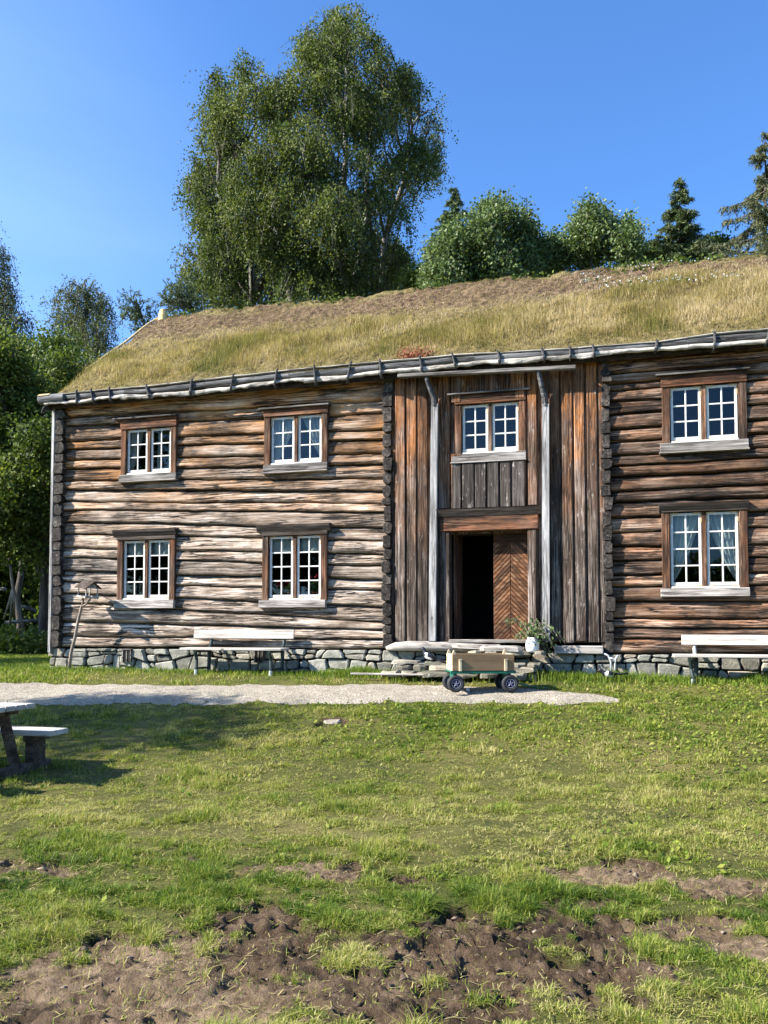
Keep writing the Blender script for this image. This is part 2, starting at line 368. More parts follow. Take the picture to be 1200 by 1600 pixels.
M['roof_blade'] = mat_leaf('roof_grass', [(0.0, (0.065, 0.085, 0.016)), (0.22, (0.15, 0.148, 0.038)), (0.45, (0.255, 0.200, 0.072)), (0.8, (0.36, 0.27, 0.135)), (1.0, (0.48, 0.37, 0.23))], 0.3, 0.6)
# ================================================================== ground
_yy = np.arange(-70, 130, 0.05)
_kn = np.array([(-300, -.75), (-14, -.75), (-9, -.76), (-6.2, -.71), (-2.9, -.28), (-1.3, -.10), (-.35, -.012), (0, 0), (9, .04), (14, .16), (30, .6), (140, 4)])
_zz = np.interp(_yy, _kn[:, 0], _kn[:, 1])
_k = np.exp(-0.5 * (np.arange(-20, 21) / 7.0) ** 2); _k /= _k.sum()
_zz[40:-40] = np.convolve(_zz, _k, 'same')[40:-40]
def gz0(x, y): return np.interp(y, _yy, _zz)
def ground_hit(px, py):
    d = ray(px, py); lo = 2.0
    for t in np.arange(2.0, 80, 0.02):
        p = CAM + d * t
        if p[2] < gz0(p[0], p[1]): return p
    return p
# bare patches: ellipses round ground points (photo pixel centre and half-sizes give the place and size on the lawn)
MUD = [(120, 1552, 220, 60, 1.2), (310, 1510, 210, 66, 1.12), (540, 1560, 200, 50, 1.12), (230, 1582, 270, 42, 1.35), (390, 1440, 80, 24, 1.0), (60, 1600, 180, 50, 1.4),
       (800, 1490, 175, 75, 1.35), (720, 1440, 90, 30, 1.1), (930, 1550, 120, 45, 1.0), (700, 1580, 140, 28, .95), (45, 1352, 75, 15, .8), (480, 1364, 85, 18, .95),
       (290, 1345, 40, 8, .6), (960, 1362, 100, 18, 1.0), (1140, 1385, 85, 22, 1.05), (1090, 1440, 105, 17, 1.0), (1180, 1478, 70, 20, 1.05), (860, 1350, 40, 8, .7), (1140, 1560, 90, 12, .6), (620, 1370, 40, 9, .5), (520, 1128, 26, 7, .5)]
DRY = [(300, 1560, 260, 70), (60, 1350, 90, 20), (480, 1365, 80, 20), (1000, 1370, 200, 30), (1150, 1470, 160, 60), (60, 1540, 200, 60), (240, 1510, 150, 60)]
def _ell(px, py, lst, soft=0.55):
    m = np.zeros_like(px)
    for e in lst:
        q = np.sqrt(((px - e[0]) / e[2]) ** 2 + ((py - e[1]) / e[3]) ** 2)
        w = e[4] if len(e) > 4 else 1.0
        m = np.maximum(m, w * (1 - sstep(1 - soft, 1 + soft, q)))
    return m
def mud_mask(x, y):
    P = np.stack([x, y, gz0(x, y)], -1); px, py, z = proj(P)
    front = z > 1.5
    m = np.where(front, _ell(px, np.minimum(py, 1640), MUD), 0)
    n = fbm(x * 2.3, y * 2.3, 0, 5, 5, 0.6)
    n2 = fbm(x * 9, y * 9, 0, 25, 3, 0.6)
    return sstep(0.36, 0.66, m + (n - 0.5) * 2.3 + (n2 - 0.5) * 1.3 - .06) * (m > 0.02), np.where(front, _ell(px, py, DRY), 0)
def gz(x, y, mud=None, dry=None):
    z = gz0(x, y) + (fbm(x * 0.8, y * 0.8, 0, 2, 3) - 0.5) * 0.06 * sstep(0, 2.5, -np.asarray(y)) + (fbm(x * 4, y * 4, 0, 3, 3) - 0.5) * 0.03 * sstep(0.3, 2.5, -np.asarray(y))
    if mud is not None:
        c1 = fbm(x * 4.5, y * 6.5, 0, 31, 6, 0.66); c2 = 1 - np.abs(2 * fbm(x * 9, y * 13, 0, 41, 5, 0.66) - 1); c3 = np.abs(vn(x * 17, y * 24, 0, 55) - .5) + np.abs(vn(x * 23 + 3, y * 29, 0, 56) - .5)
        hole = sstep(0.66, 0.72, vn(x * 7.0 + .3 * c1, y * 10.0, 0, 77) + (c1 - .5) * .3)
        z = z + mud * (1 if dry is None else 1 - .45 * dry) * ((c1 - 0.55) * 0.075 + (c2 - 0.75) * 0.070 + (c3 - .5) * .068 - hole * 0.045 - 0.008)
    return z

def lines(fine0, fine1, step, far, g=1.16):
    a = list(np.arange(fine0, fine1, step)); st = step; v = fine1
    while v < far: st *= g; st = min(st, 60); a.append(v); v += st
    b = []; st = step; v = fine0 - step
    while v > -far: st *= g; st = min(st, 60); b.append(v); v -= st
    return np.array(b[::-1] + a + [far])
gx = lines(-0.6, 5.4, 0.020, 900); gy = lines(-11.3, -7.3, 0.020, 900)
# keep the slope below the house finely enough sampled
gx = np.unique(np.concatenate([gx, np.arange(-14, 12, 0.25)])); gy = np.unique(np.concatenate([gy, np.arange(-8, 2, 0.12)]))
GX, GY = np.meshgrid(gx, gy)
_mud, _dry = mud_mask(GX, GY)
GZ = gz(GX, GY, _mud, _dry)
def grid_faces(ny, nx):
    i = np.arange(ny * nx).reshape(ny, nx)
    return np.stack([i[:-1, :-1], i[:-1, 1:], i[1:, 1:], i[1:, :-1]], -1).reshape(-1, 4)
def mat_ground():
    s = NT('lawn_soil'); c = s.coord()
    n1 = s.noise(c, 0.55, 5, 0.6); n2 = s.noise(c, 6, 6, 0.7); n3 = s.noise(c, 60, 4, 0.7)
    f = s.m_('ADD', s.m_('MULTIPLY', n1, 0.5), s.m_('ADD', s.m_('MULTIPLY', n2, 0.3), s.m_('MULTIPLY', n3, 0.3)))
    gr = s.ramp(f, [(0.40, (0.040, 0.054, 0.011)), (0.55, (0.120, 0.120, 0.027)), (0.68, (0.23, 0.19, 0.065))])
    mu = s.attr('mud'); dr = s.attr('dry')
    mf = s.m_('ADD', s.m_('MULTIPLY', s.noise(c, 9, 7, 0.7), 0.7), s.m_('MULTIPLY', s.noise(c, 1.6, 3), 0.4))
    wet = s.ramp(mf, [(0.40, (0.024, 0.015, 0.009)), (0.54, (0.098, 0.063, 0.037)), (0.68, (0.22, 0.150, 0.092))])
    dry = s.ramp(mf, [(0.39, (0.050, 0.032, 0.018)), (0.53, (0.205, 0.138, 0.082)), (0.67, (0.40, 0.285, 0.18))])
    so = s.mix(dr, wet, dry)
    fl = s.ramp(s.noise(s.map(c, (22, 60, 30)), 1, 5, 0.7), [(0.63, 0.0), (0.68, 1.0)])
    so = s.mix(s.m_('MULTIPLY', fl, 0.6), so, (0.40, 0.33, 0.24))
    col = s.mix(mu, gr, so)
    h = s.m_('ADD', s.noise(c, 22, 9, 0.75), s.m_('MULTIPLY', s.noise(c, 90, 4, 0.7), 0.4))
    s.bsdf(col, 0.92, s.bump(h, 1.0, 0.07), 0.2); return s.m
ground = mk('ground', np.stack([GX, GY, GZ], -1).reshape(-1, 3), grid_faces(len(gy), len(gx)), mat_ground(), attrs={'mud': _mud.ravel(), 'dry': _dry.ravel()}, smooth=True)
tag(ground, kind='structure')

# gravel path: far and near edge traced on the ground
far_e = [(-500, 1062), (-120, 1066), (0, 1068), (200, 1070), (400, 1071), (560, 1070), (700, 1071), (850, 1077), (930, 1083), (968, 1091)]
near_e = [(-500, 1097), (-120, 1100), (0, 1101), (200, 1102), (400, 1102), (560, 1101), (700, 1100), (850, 1100), (930, 1100), (968, 1098)]
A = np.array([ground_hit(*p)[:2] for p in far_e]); B = np.array([ground_hit(*p)[:2] for p in near_e])
def resample(L, n):
    d = np.r_[0, np.cumsum(np.linalg.norm(np.diff(L, axis=0), axis=1))]; t = np.linspace(0, d[-1], n)
    return np.stack([np.interp(t, d, L[:, k]) for k in (0, 1)], -1)
nu, nv = 420, 40
A2, B2 = resample(A, nu), resample(B, nu)
sx = np.arange(nu) * 0.035
eA = (fbm(sx * 3.1, 0.3, 0, 51, 4, 0.6) - 0.5) * 0.5; eB = (fbm(sx * 3.1, 8.3, 0, 52, 5, 0.65) - 0.5) * 0.6
dirAB = (B2 - A2); wAB = np.linalg.norm(dirAB, axis=1, keepdims=True); dirAB /= np.maximum(wAB, 1e-3)
A2 = A2 + dirAB * eA[:, None]; B2 = B2 + dirAB * eB[:, None]
tv = np.linspace(0, 1, nv)
PX = A2[:, None, :] * (1 - tv)[None, :, None] + B2[:, None, :] * tv[None, :, None]
pz = gz(PX[..., 0], PX[..., 1]) + 0.014 * np.minimum(1, np.minimum(tv, 1 - tv) * 10)[None, :] - 0.004 + (fbm(PX[..., 0] * 9, PX[..., 1] * 9, 0, 61, 3, 0.7) - 0.5) * 0.022
pz = np.maximum(pz, gz(PX[..., 0], PX[..., 1]) + 0.004)
def mat_gravel():
    s = NT('pale_gravel'); c = s.coord()
    v = s.voro(c, 75, out='Color'); d = s.voro(c, 75)
    cs = s.n('SeparateColor', {'Color': v}).outputs[0]
    col = s.ramp(cs, [(0.0, (0.15, 0.125, 0.09)), (0.4, (0.31, 0.265, 0.20)), (0.8, (0.44, 0.38, 0.30)), (1.0, (0.58, 0.52, 0.43))])
    n = s.noise(c, 1.8, 6, 0.65)
    col = s.mix(1.0, col, s.ramp(n, [(0.30, 0.74), (0.55, 1.0), (0.7, 1.08)]), 'MULTIPLY')
    s.bsdf(col, 0.9, s.bump(s.m_('SUBTRACT', s.noise(c, 30, 4), d), 0.8, 0.02), 0.2); return s.m
path = mk('gravel_path', np.concatenate([PX, pz[..., None]], -1).reshape(-1, 3), grid_faces(nu, nv), mat_gravel(), smooth=True)
tag(path, kind='structure')
_pp = np.vstack([A2, B2[::-1]])
def in_path(x, y):
    c = np.zeros(len(x), bool); j = len(_pp) - 1
    for i in range(0, len(_pp), 4):
        xi, yi = _pp[i]; xj, yj = _pp[j]
        k = ((yi > y) != (yj > y)) & (x < (xj - xi) * (y - yi) / (yj - yi + 1e-12) + xi)
        c ^= k; j = i
    return c

# ================================================================== grass
def blades(P, h, w, lean=0.45, tint=None, curve=0.35, rng=RNG):
    n = len(P); a = rng.uniform(0, 2 * np.pi, n); b = a + np.pi / 2 + rng.normal(0, .5, n)
    side = np.stack([np.cos(a), np.sin(a), np.zeros(n)], -1) * (w * 0.5)[:, None]
    l = np.abs(rng.normal(0, lean, n)); fw = np.stack([np.cos(b), np.sin(b), np.zeros(n)], -1)
    up = np.array([0, 0, 1.0])
    mid = P + up * (h * 0.55 / np.sqrt(1 + l * l * .3))[:, None] + fw * (h * 0.35 * l)[:, None]
    tip = P + up * (h / np.sqrt(1 + l * l * 1.3))[:, None] + fw * (h * (l + curve * l))[:, None]
    V = np.stack([P - side, P + side, mid - side * .8, mid + side * .8, tip], 1).reshape(-1, 3)
    i = np.arange(n)[:, None] * 5
    return V, [i + np.array([[0, 1, 3, 2]]), i + np.array([[2, 3, 4]])], np.repeat(tint, 5)
def lawn_patch(n, d0, d1, margin):
    """uniform over the ground seen between two distances from the camera"""
    d = np.sqrt(RNG.uniform(d0 * d0, d1 * d1, n)); u = RNG.uniform(-1, 1, n) * (600 / FPX * margin)
    x = CAM[0] + FH[0] * d + RT[0] * d * u; y = CAM[1] + FH[1] * d + RT[1] * d * u
    return x, y
def lawn_tint(x, y):
    t = (fbm(x * 0.7, y * 0.9, 0, 91, 4, 0.55) - 0.5) * 1.0 + (fbm(x * 3.5, y * 4.5, 0, 92, 4, .6) - .5) * 0.95
    P = np.stack([x, y, gz0(x, y)], -1); px, py, z = proj(P)
    lush = np.exp(-((py - 1400) / 55) ** 2) * 0.22 + np.exp(-((py - 1580) / 40) ** 2) * 0.05 + sstep(1180, 1100, py) * 0.10 * sstep(300, 700, px) + sstep(950, 1150, px) * sstep(1130, 1230, py) * sstep(1350, 1280, py) * 0.10
    gold = np.exp(-((py - 1240) / 75) ** 2) * 0.12
    return 0.58 + t * 0.95 - lush + gold - .10 * np.exp(-((py - 1405) / 70) ** 2)
GV, GF, GT = [], [[], []], []
off = 0
def add_blades(V, F, T):
    global off
    GV.append(V); GF[0].append(F[0] + off); GF[1].append(F[1] + off); GT.append(T); off += len(V)
for (n, d0, d1, hh, ww) in [(240000, 2.9, 5.2, .037, .0040), (210000, 5.2, 8.0, .036, .0050), (170000, 8.0, 11.8, .040, .0070), (40000, 11.8, 15.2, .05, .011)]:
    x, y = lawn_patch(n, d0, d1, 1.12)
    mud, dry = mud_mask(x, y); px, py, z = proj(np.stack([x, y, gz0(x, y)], -1))
    clump = fbm(x * 5.5, y * 7.5, 0, 15, 3, .7)
    keep = (RNG.uniform(0, 1, n) > mud * 0.975) & ~in_path(x, y) & (y < -0.10) & (RNG.uniform(0, 1, n) < 0.16 + 1.15 * sstep(.36, .58, clump))
    x, y, mud = x[keep], y[keep], mud[keep]; py = py[keep]; clump = clump[keep]
    tall = 0.55 + 0.95 * sstep(.42, .68, fbm(x * 2.1, y * 2.1, 0, 16, 3, .6)) + 0.40 * np.exp(-((py - 1405) / 50) ** 2) + 0.25 * np.exp(-((py - 1590) / 35) ** 2)
    h = hh * tall * (.45 + 1.05 * sstep(.40, .70, clump)) * RNG.uniform(.5, 1.3, len(x)) * (1 - .4 * mud)
    t = np.clip(lawn_tint(x, y) + RNG.normal(0, .24, len(x)), 0, 1)
    add_blades(*blades(np.stack([x, y, gz(x, y) - .006], -1), h, np.full(len(x), ww) * RNG.uniform(.7, 1.3, len(x)), 0.95, t))
# grass growing up along the foundation, deepest near the steps and right of the doorway
n = 30000
x = RNG.uniform(-8.5, 8, n); y = -0.10 - np.abs(RNG.normal(0, .30, n)) - 0.02
dens = 0.28 + 0.75 * np.exp(-((x + 0.2) / 0.55) ** 2) + 0.75 * np.exp(-((x - 3.6) / 0.65) ** 2) + 0.5 * sstep(4, 5, x) + 0.9 * np.exp(-((x - 1.6) / 1.5) ** 2)
k = (RNG.uniform(0, 1, n) < dens) & ~in_path(x, y); x, y, dens = x[k], y[k], dens[k]
h = (0.07 + 0.15 * np.minimum(dens, 1) * vn(x * 3, y * 3, 0, 8)) * RNG.uniform(.4, 1.25, len(x))
add_blades(*blades(np.stack([x, y, gz(x, y) - .01], -1), h, np.full(len(x), .011), 0.5, np.clip(RNG.normal(.30, .14, len(x)), 0, 1)))
# lawn left of and behind the corner
n = 60000
d = np.sqrt(RNG.uniform(14.0 ** 2, 31.0 ** 2, n)); u = RNG.uniform(-.60, -.37, n)
x = CAM[0] + FH[0] * d + RT[0] * d * u; y = CAM[1] + FH[1] * d + RT[1] * d * u
k = ~((x > -6.95) & (y > -0.12)); x, y = x[k], y[k]
add_blades(*blades(np.stack([x, y, gz(x, y) - .01], -1), RNG.uniform(.04, .09, len(x)), np.full(len(x), .016), 0.6, np.clip(RNG.normal(.45, .17, len(x)), 0, 1)))
# the lawn carries on either side of the picture, coarser
n = 120000; d = np.sqrt(RNG.uniform(3.2 ** 2, 13.5 ** 2, n)); u = RNG.uniform(.53, 1.25, n) * RNG.choice([-1, 1], n)
x = CAM[0] + FH[0] * d + RT[0] * d * u; y = CAM[1] + FH[1] * d + RT[1] * d * u
clump = fbm(x * 5.5, y * 7.5, 0, 15, 3, .7); k = ~in_path(x, y) & (y < -.1) & (RNG.uniform(0, 1, n) < .2 + sstep(.36, .58, clump)); x, y, clump = x[k], y[k], clump[k]
add_blades(*blades(np.stack([x, y, gz(x, y) - .006], -1), .05 * (.45 + 1.0 * sstep(.40, .70, clump)) * RNG.uniform(.5, 1.3, len(x)), np.full(len(x), .010), 0.95, np.clip(.55 + (fbm(x * .7, y * .9, 0, 91, 4) - .5) + RNG.normal(0, .22, len(x)), 0, 1)))
lawn = mk('lawn_grass', np.concatenate(GV), [np.concatenate(GF[0]), np.concatenate(GF[1])], M['lawn_blade'], attrs={'tint': np.concatenate(GT)})
tag(lawn, 'short trampled lawn grass with bare muddy patches', 'grass', kind='stuff')
# broad low leaves (plantain, clover) scattered in the lawn
def flat_leaves(x, y, size, zoff, tint):
    n = len(x); a = RNG.uniform(0, 2 * np.pi, n); tilt = RNG.uniform(.05, .8, n)
    d = np.stack([np.cos(a) * np.cos(tilt), np.sin(a) * np.cos(tilt), np.sin(tilt)], -1); s = np.stack([-np.sin(a), np.cos(a), RNG.normal(0, .3, n)], -1)
    c = np.stack([x, y, gz(x, y) + zoff], -1); L = size[:, None]
    V = np.stack([c, c + d * L * .55 + s * L * .27, c + d * L, c + d * L * .55 - s * L * .27], 1).reshape(-1, 3)
    return V, np.arange(n * 4).reshape(n, 4), np.repeat(tint, 4)
x, y = lawn_patch(26000, 4.6, 12.2, 1.1)
px, py, z = proj(np.stack([x, y, gz0(x, y)], -1))
pr = 0.03 + 0.9 * np.exp(-(((px - 1010) / 110) ** 2 + ((py - 1325) / 30) ** 2)) + 0.9 * sstep(300, 620, px) * sstep(1215, 1130, py) + .5 * sstep(900, 1100, px) * sstep(1320, 1200, py)
mud, _d = mud_mask(x, y)
k = (RNG.uniform(0, 1, len(x)) < pr) & ~in_path(x, y) & (mud < .5) & (y < -.4); x, y = x[k], y[k]
V, F, T = flat_leaves(x, y, RNG.uniform(.025, .065, len(x)), RNG.uniform(.0, .022, len(x)), np.clip(RNG.normal(.42, .2, len(x)), 0, .95))
weeds = mk('lawn_weeds', V, F, M['lawn_blade'], attrs={'tint': T})
tag(weeds, 'broad low plantain and clover leaves among the lawn grass', 'weeds', kind='stuff')

# clods of trampled soil and bits of straw on the bare ground
x, y = lawn_patch(60000, 2.9, 7.0, 1.1); mud, dry = mud_mask(x, y)
k = (mud > .6) & (RNG.uniform(0, 1, len(x)) < .006 + .055 * sstep(.5, .66, fbm(x * 3, y * 4, 0, 95, 3)) * (1 - .5 * dry)); x, y, mud, dry = x[k], y[k], mud[k], dry[k]
n = len(x); r = .006 + .020 * RNG.uniform(0, 1, n) ** 2.5
c = np.stack([x, y, gz(x, y, mud, dry) + r * .2], -1)
oc = np.array([[1.3, 0, 0], [0, .8, 0], [-1.2, 0, 0], [0, -.9, 0], [.3, 0, .5], [.1, .1, -.8]]); a = RNG.uniform(0, 6.28, n); ca, sa = np.cos(a), np.sin(a)
Vc = oc[None] * RNG.uniform(.5, 1.3, (n, 6, 1)) * r[:, None, None] + RNG.normal(0, .2, (n, 6, 3)) * r[:, None, None]
Vc = np.stack([Vc[..., 0] * ca[:, None] - Vc[..., 1] * sa[:, None], Vc[..., 0] * sa[:, None] + Vc[..., 1] * ca[:, None], Vc[..., 2]], -1) + c[:, None]
ft = np.array([[0, 1, 4], [1, 2, 4], [2, 3, 4], [3, 0, 4], [1, 0, 5], [2, 1, 5], [3, 2, 5], [0, 3, 5]])
M['clod'] = mat_leaf('soil_clods', [(0, (0.04, 0.028, 0.020)), (.5, (0.12, 0.086, 0.062)), (1, (0.30, 0.23, 0.175))], 0.0, .95)
o = mk('soil_clods', Vc.reshape(-1, 3), (np.arange(n)[:, None, None] * 6 + ft[None]).reshape(-1, 3), M['clod'], attrs={'tint': np.repeat(np.clip(RNG.normal(.35, .18, n) + .3 * dry, 0, 1), 6)})
tag(o, 'crumbled clods on the trampled bare soil', 'soil', kind='stuff')
x, y = lawn_patch(26000, 2.9, 9.0, 1.1); mud, dry = mud_mask(x, y); k = (RNG.uniform(0, 1, len(x)) < np.where(mud > .4, .30, .35)); x, y, mud, dry = x[k], y[k], mud[k], dry[k]
n = len(x); a = RNG.uniform(0, 6.28, n); L = RNG.uniform(.008, .035, n); d = np.stack([np.cos(a) * L, np.sin(a) * L, RNG.normal(0, .25, n) * L], -1); sd = np.stack([-np.sin(a), np.cos(a), 0 * a], -1) * .0022
c = np.stack([x, y, gz(x, y, mud, dry) + .006 + .012 * (mud < .4)], -1)
V = np.stack([c - d - sd, c - d + sd, c + d + sd, c + d - sd], 1).reshape(-1, 3)
o = mk('dry_straw', V, np.arange(4 * n).reshape(n, 4), M['lawn_blade'], attrs={'tint': np.repeat(np.clip(RNG.normal(.9, .12, n), 0, 1), 4)})
tag(o, 'bits of dry straw strewn over the soil and lawn', 'straw', kind='stuff')
# ================================================================== the log house
house = empty('log_house', (0, 0, 0))
tag(house, 'two-storey weathered log farmhouse with a grass-covered sod roof', 'house')
XL = float(P3(90, 800)[0]); XE0 = float(P3(604, 850)[0]); XE1 = float(P3(950, 850)[0]); XR = 10.3
EY = -0.25                                          # front of the eave
YB = 7.7                                            # back wall
RIDGE_Y, SOD = 3.85, 0.22

def zof(px, py, Y=0.0): return float(P3(px, py, Y)[2])
def xof(px, py, Y=0.0): return float(P3(px, py, Y)[0])
def win(xl, xr, cap, st, sb, sill, rows, capx, sillx, pale):
    cx = (xl + xr) / 2; cy = (st + sb) / 2
    return dict(x0=xof(xl, cy), x1=xof(xr, cy), cap=zof(cx, cap), st=zof(cx, st), sb=zof(cx, sb), sill=zof(cx, sill), rows=rows,
                c0=xof(capx[0], cap), c1=xof(capx[1], cap), s0=xof(sillx[0], sill), s1=xof(sillx[1], sill), pale=pale)
W = [win(192, 278, 652, 671, 738, 752, 3, (182, 279), (190, 279), 0),
     win(415, 514, 636, 651, 722, 738, 3, (408, 517), (414, 514), 0),
     win(186, 276, 828, 845, 934, 951, 4, (182, 279), (182, 275), 1),
     win(412, 513, 820, 838, 934, 950, 4, (405, 518), (407, 511), 1),
     win(712, 822, 613, 632, 705, 722, 3, (700, 829), (707, 823), 0),
     win(1034, 1166, 582, 604, 687, 706, 3, (1024, 1170), (1031, 1169), 0),
     win(1034, 1168, 786, 801, 915, 933, 4, (1029, 1168), (1032, 1171), 1)]

def log_wall(name, X0, X1, zl, zr, mat, wins, parent, depth=0.125, seed=0, yoff=0.0):
    xs = np.arange(X0, X1 + 0.001, 0.045)
    xs = np.unique(np.concatenate([xs, [w[k] for w in wins for k in ('x0', 'x1')]]))
    zl, zr = np.array(zl), np.array(zr); t = (xs - X0) / (X1 - X0)
    nl = len(zl) - 1; tt = np.array([0, .02, .05, .09, .15, .28, .45, .62, .78, .88, .94, .975, 1.0])
    rows, ycol, rn = [], [], []
    rr = np.random.default_rng(seed + 3)
    wav = [(fbm(xs * 0.55, k * 7.7, 0, seed + 5, 3) - .5) * 0.055 + (fbm(xs * 2.4, k * 3.3, 0, seed + 6, 5, .66) - .5) * 0.036 for k in range(nl + 1)]
    for k in range(nl):
        za = zl[k] * (1 - t) + zl[k + 1] * 0 * t + zr[k] * t + wav[k]; zb = zl[k + 1] * (1 - t) + zr[k + 1] * t + wav[k + 1]
        out = rr.uniform(-.016, .016); r = rr.uniform(0, 1); flat = rr.uniform(6.5, 13.0)
        lean = rr.uniform(.026, .058)
        for q in tt:
            prof = (1 - np.abs(2 * q - 1) ** flat)
            z = za + (zb - za) * q
            y = 0.110 - depth * prof - out * prof + lean * (q - .5) + yoff
            y = y + (fbm(xs * 1.1, z * 5 + k * 11, 0, seed + 9, 4, .55) - .5) * 0.020 * prof + (fbm(xs * 3.5, z * 26, k * 3.0, seed + 10, 4, .62) - .5) * 0.020
            rows.append(z); ycol.append(y); rn.append(np.full(len(xs), r))
    Z = np.array(rows); Y = np.array(ycol); X = np.broadcast_to(xs, Z.shape)
    V = np.stack([X, Y, Z], -1).reshape(-1, 3); F = grid_faces(len(Z), len(xs))
    c = V[F].mean(1); keep = np.ones(len(F), bool)
    for w in wins:
        keep &= ~((c[:, 0] > w['x0'] + .001) & (c[:, 0] < w['x1'] - .001) & (c[:, 2] > w['sb'] - .03) & (c[:, 2] < w['st'] + .05))
    o = mk(name, V, F[keep], mat, parent, {'rnd': np.array(rn).ravel()}, smooth=True)
    return o
py_l = [622, 636, 649, 664, 689, 700, 719, 732, 751, 765, 784, 797, 817, 835, 857, 872, 894, 910, 929, 944, 972, 994, 1012]
py_r = [584, 604, 626, 647, 672, 687, 710, 726, 747, 767, 787, 800, 825, 844, 866, 884, 905, 922, 947, 972, 999 - 4, 1014 - 14, 1014]
py_r = [584, 604, 626, 647, 672, 687, 710, 726, 747, 767, 787, 800, 825, 844, 866, 884, 905, 922, 947, 972, 985, 999, 1014]
py_l = py_l[:19] + [944, 972, 994, 1012]
zl = [zof(150, p) for p in py_l][::-1]; zr = [zof(590, p) for p in py_r][::-1]
# carry the measured heights out to the ends of the wall
xa, xb = xof(150, 800), xof(590, 800)
zz0 = [a + (b - a) * (XL - xa) / (xb - xa) for a, b in zip(zl, zr)]; zz1 = [a + (b - a) * (XE0 + .15 - xa) / (xb - xa) for a, b in zip(zl, zr)]
eT = [(62, 621), (150, 611), (240, 604), (340, 592), (440, 581), (540, 571), (600, 566), (712, 556), (850, 548), (928, 543), (1024, 536), (1115, 523), (1197, 516)]
def zcurve(pts, Y):
    P = np.array([P3(a, b, Y) for a, b in pts]); return lambda x: np.interp(x, P[:, 0], P[:, 2])
zT = zcurve(eT, EY)
TOPZ = float(zT(XL)) - .10; T1 = float(zT(XE0)) - .10
while min(TOPZ - zz0[-1], T1 - zz1[-1]) < .14: zz0.pop(); zz1.pop()
log_wall('log_wall', XL + 0.04, XE0 + 0.12, zz0 + [TOPZ], zz1 + [T1], M['log_left'], W[:4], house, seed=20)
pr = [566, 583, 598, 608, 627, 646, 669, 688, 711, 727, 744, 766, 785, 808, 832, 855, 875, 898, 917, 941, 966, 981, 998, 1021]
zq = [zof(985, p) for p in pr][::-1]
rr_ = np.random.default_rng(5); zq1 = [z + rr_.uniform(-.03, .03) for z in zq]; zq1[0] = zq[0]
TQ = float(zT(XE1)) - .10; TQ1 = float(zT(6.2)) - .10
while TQ - zq[-1] < .14 or TQ1 - zq1[-1] < .14: zq.pop(); zq1.pop()
zq.append(TQ); zq1.append(TQ1)
log_wall('log_wall', XE1 - 0.12, XR, zq, zq1, M['log_right'], W[5:], house, seed=60, yoff=-0.02)

# boarded entrance bay: boards in two layers
mb = MB(); bY = -0.045
zsill = zof(770, 1003); ztop = float(zT(1.8)) - .08
dx0, dx1 = xof(703, 915), xof(826, 915); dzt = zof(765, 829)
w5 = W[4]
holes = [(dx0, dx1, 0, dzt + .02), (w5['x0'] + .06, w5['x1'] - .06, w5['sb'] - .03, w5['st'] + .05)]
def vboard(x0, x1, y0, y1, za, zb, rnd=None, bev=.006):
    segs = [(za, zb)]
    for (hx0, hx1, hz0, hz1) in holes:
        if min(x1, hx1) - max(x0, hx0) > 0.012:
            nxt = []
            for a, b in segs:
                if hz0 > a + .02: nxt.append((a, min(b, hz0)))
                if hz1 < b - .02: nxt.append((max(a, hz1), b))
                if hz0 <= a and hz1 >= b: pass
            segs = [sg for sg in nxt if sg[1] - sg[0] > .02]
    r = random.random() if rnd is None else rnd
    for a, b in segs: mb.span(x0, x1, y0, y1, a, b, bev=bev, rnd=r)
# lower layer
x = XE0 + .02
while x < XE1 - .05:
    wd = random.uniform(.15, .19)
    for e_ in (h_[q_] for h_ in holes for q_ in (0, 1)):
        if x + .012 < e_ < x + wd: wd = e_ - x
    vboard(x, min(x + wd, XE1), bY, bY + .03, zsill, ztop, bev=.003); x += wd + .004
# upper layer of boards, edges as in the photo
ub = [(618, 633), (636, 650.5), (653, 668), (686, 703), (705.5, 721), (807, 822), (826, 840), (861, 876), (879, 896), (899, 915), (919, 935), (938, 947)]
for a, b in ub:
    xa_, xb_ = xof(a, 850, bY - .03), xof(b, 850, bY - .03)
    y_ = bY - random.uniform(.038, .052)
    zb_ = zof(765, 793) + .0 if 703 < a < 841 else zsill + random.uniform(-.01, .02)
    if a in (686,): zb_ = zof(765, 793)
    n = 1
    vboard(xa_, xb_, y_, bY - .002, zb_, ztop, bev=.01)
board_wall = mb.build('board_wall', M['board'], house)
# the short flaking boards between the upper window and the door hood
mb = MB()
for a, b in [(706, 720), (722.5, 740.5), (742.5, 759), (762, 779), (782, 798), (801, 820)]:
    mb.span(xof(a, 760, -.09), xof(b, 760, -.09), -.098 - random.uniform(0, .014), -.046, zof(765, 793, -.09), zof(765, 722, -.09) + .01, bev=.008)
mb.build('wall_panel', M['panel'], house)

# columns of crossing log ends at the corners and either side of the entrance
def end_column(x0, x1, zs, seed, yf=-0.115, parent=house):
    rg = random.Random(seed); m = MB()
    for k in range(len(zs) - 1):
        za, zb = zs[k] + .012, zs[k + 1] - .008
        w = (x1 - x0) * rg.uniform(.80, 1.08); cx = (x0 + x1) / 2 + rg.uniform(-.018, .018)
        h = zb - za; c = min(w, h) * rg.uniform(.06, .3)
        poly = [(cx - w / 2 + c, za), (cx + w / 2 - c, za), (cx + w / 2, za + c), (cx + w / 2 + rg.uniform(-.01, .01), zb - c), (cx + w / 2 - c, zb), (cx - w / 2 + c, zb), (cx - w / 2, zb - c), (cx - w / 2, za + c)]
        poly = [(a + rg.uniform(-.010, .010), b + rg.uniform(-.008, .008)) for a, b in poly]
        m.prism(poly, yf + rg.uniform(-.035, .03), 0.16, rnd=rg.random(), inset=.008)
    return m.build('corner_log_ends', M['log_dark'], parent)
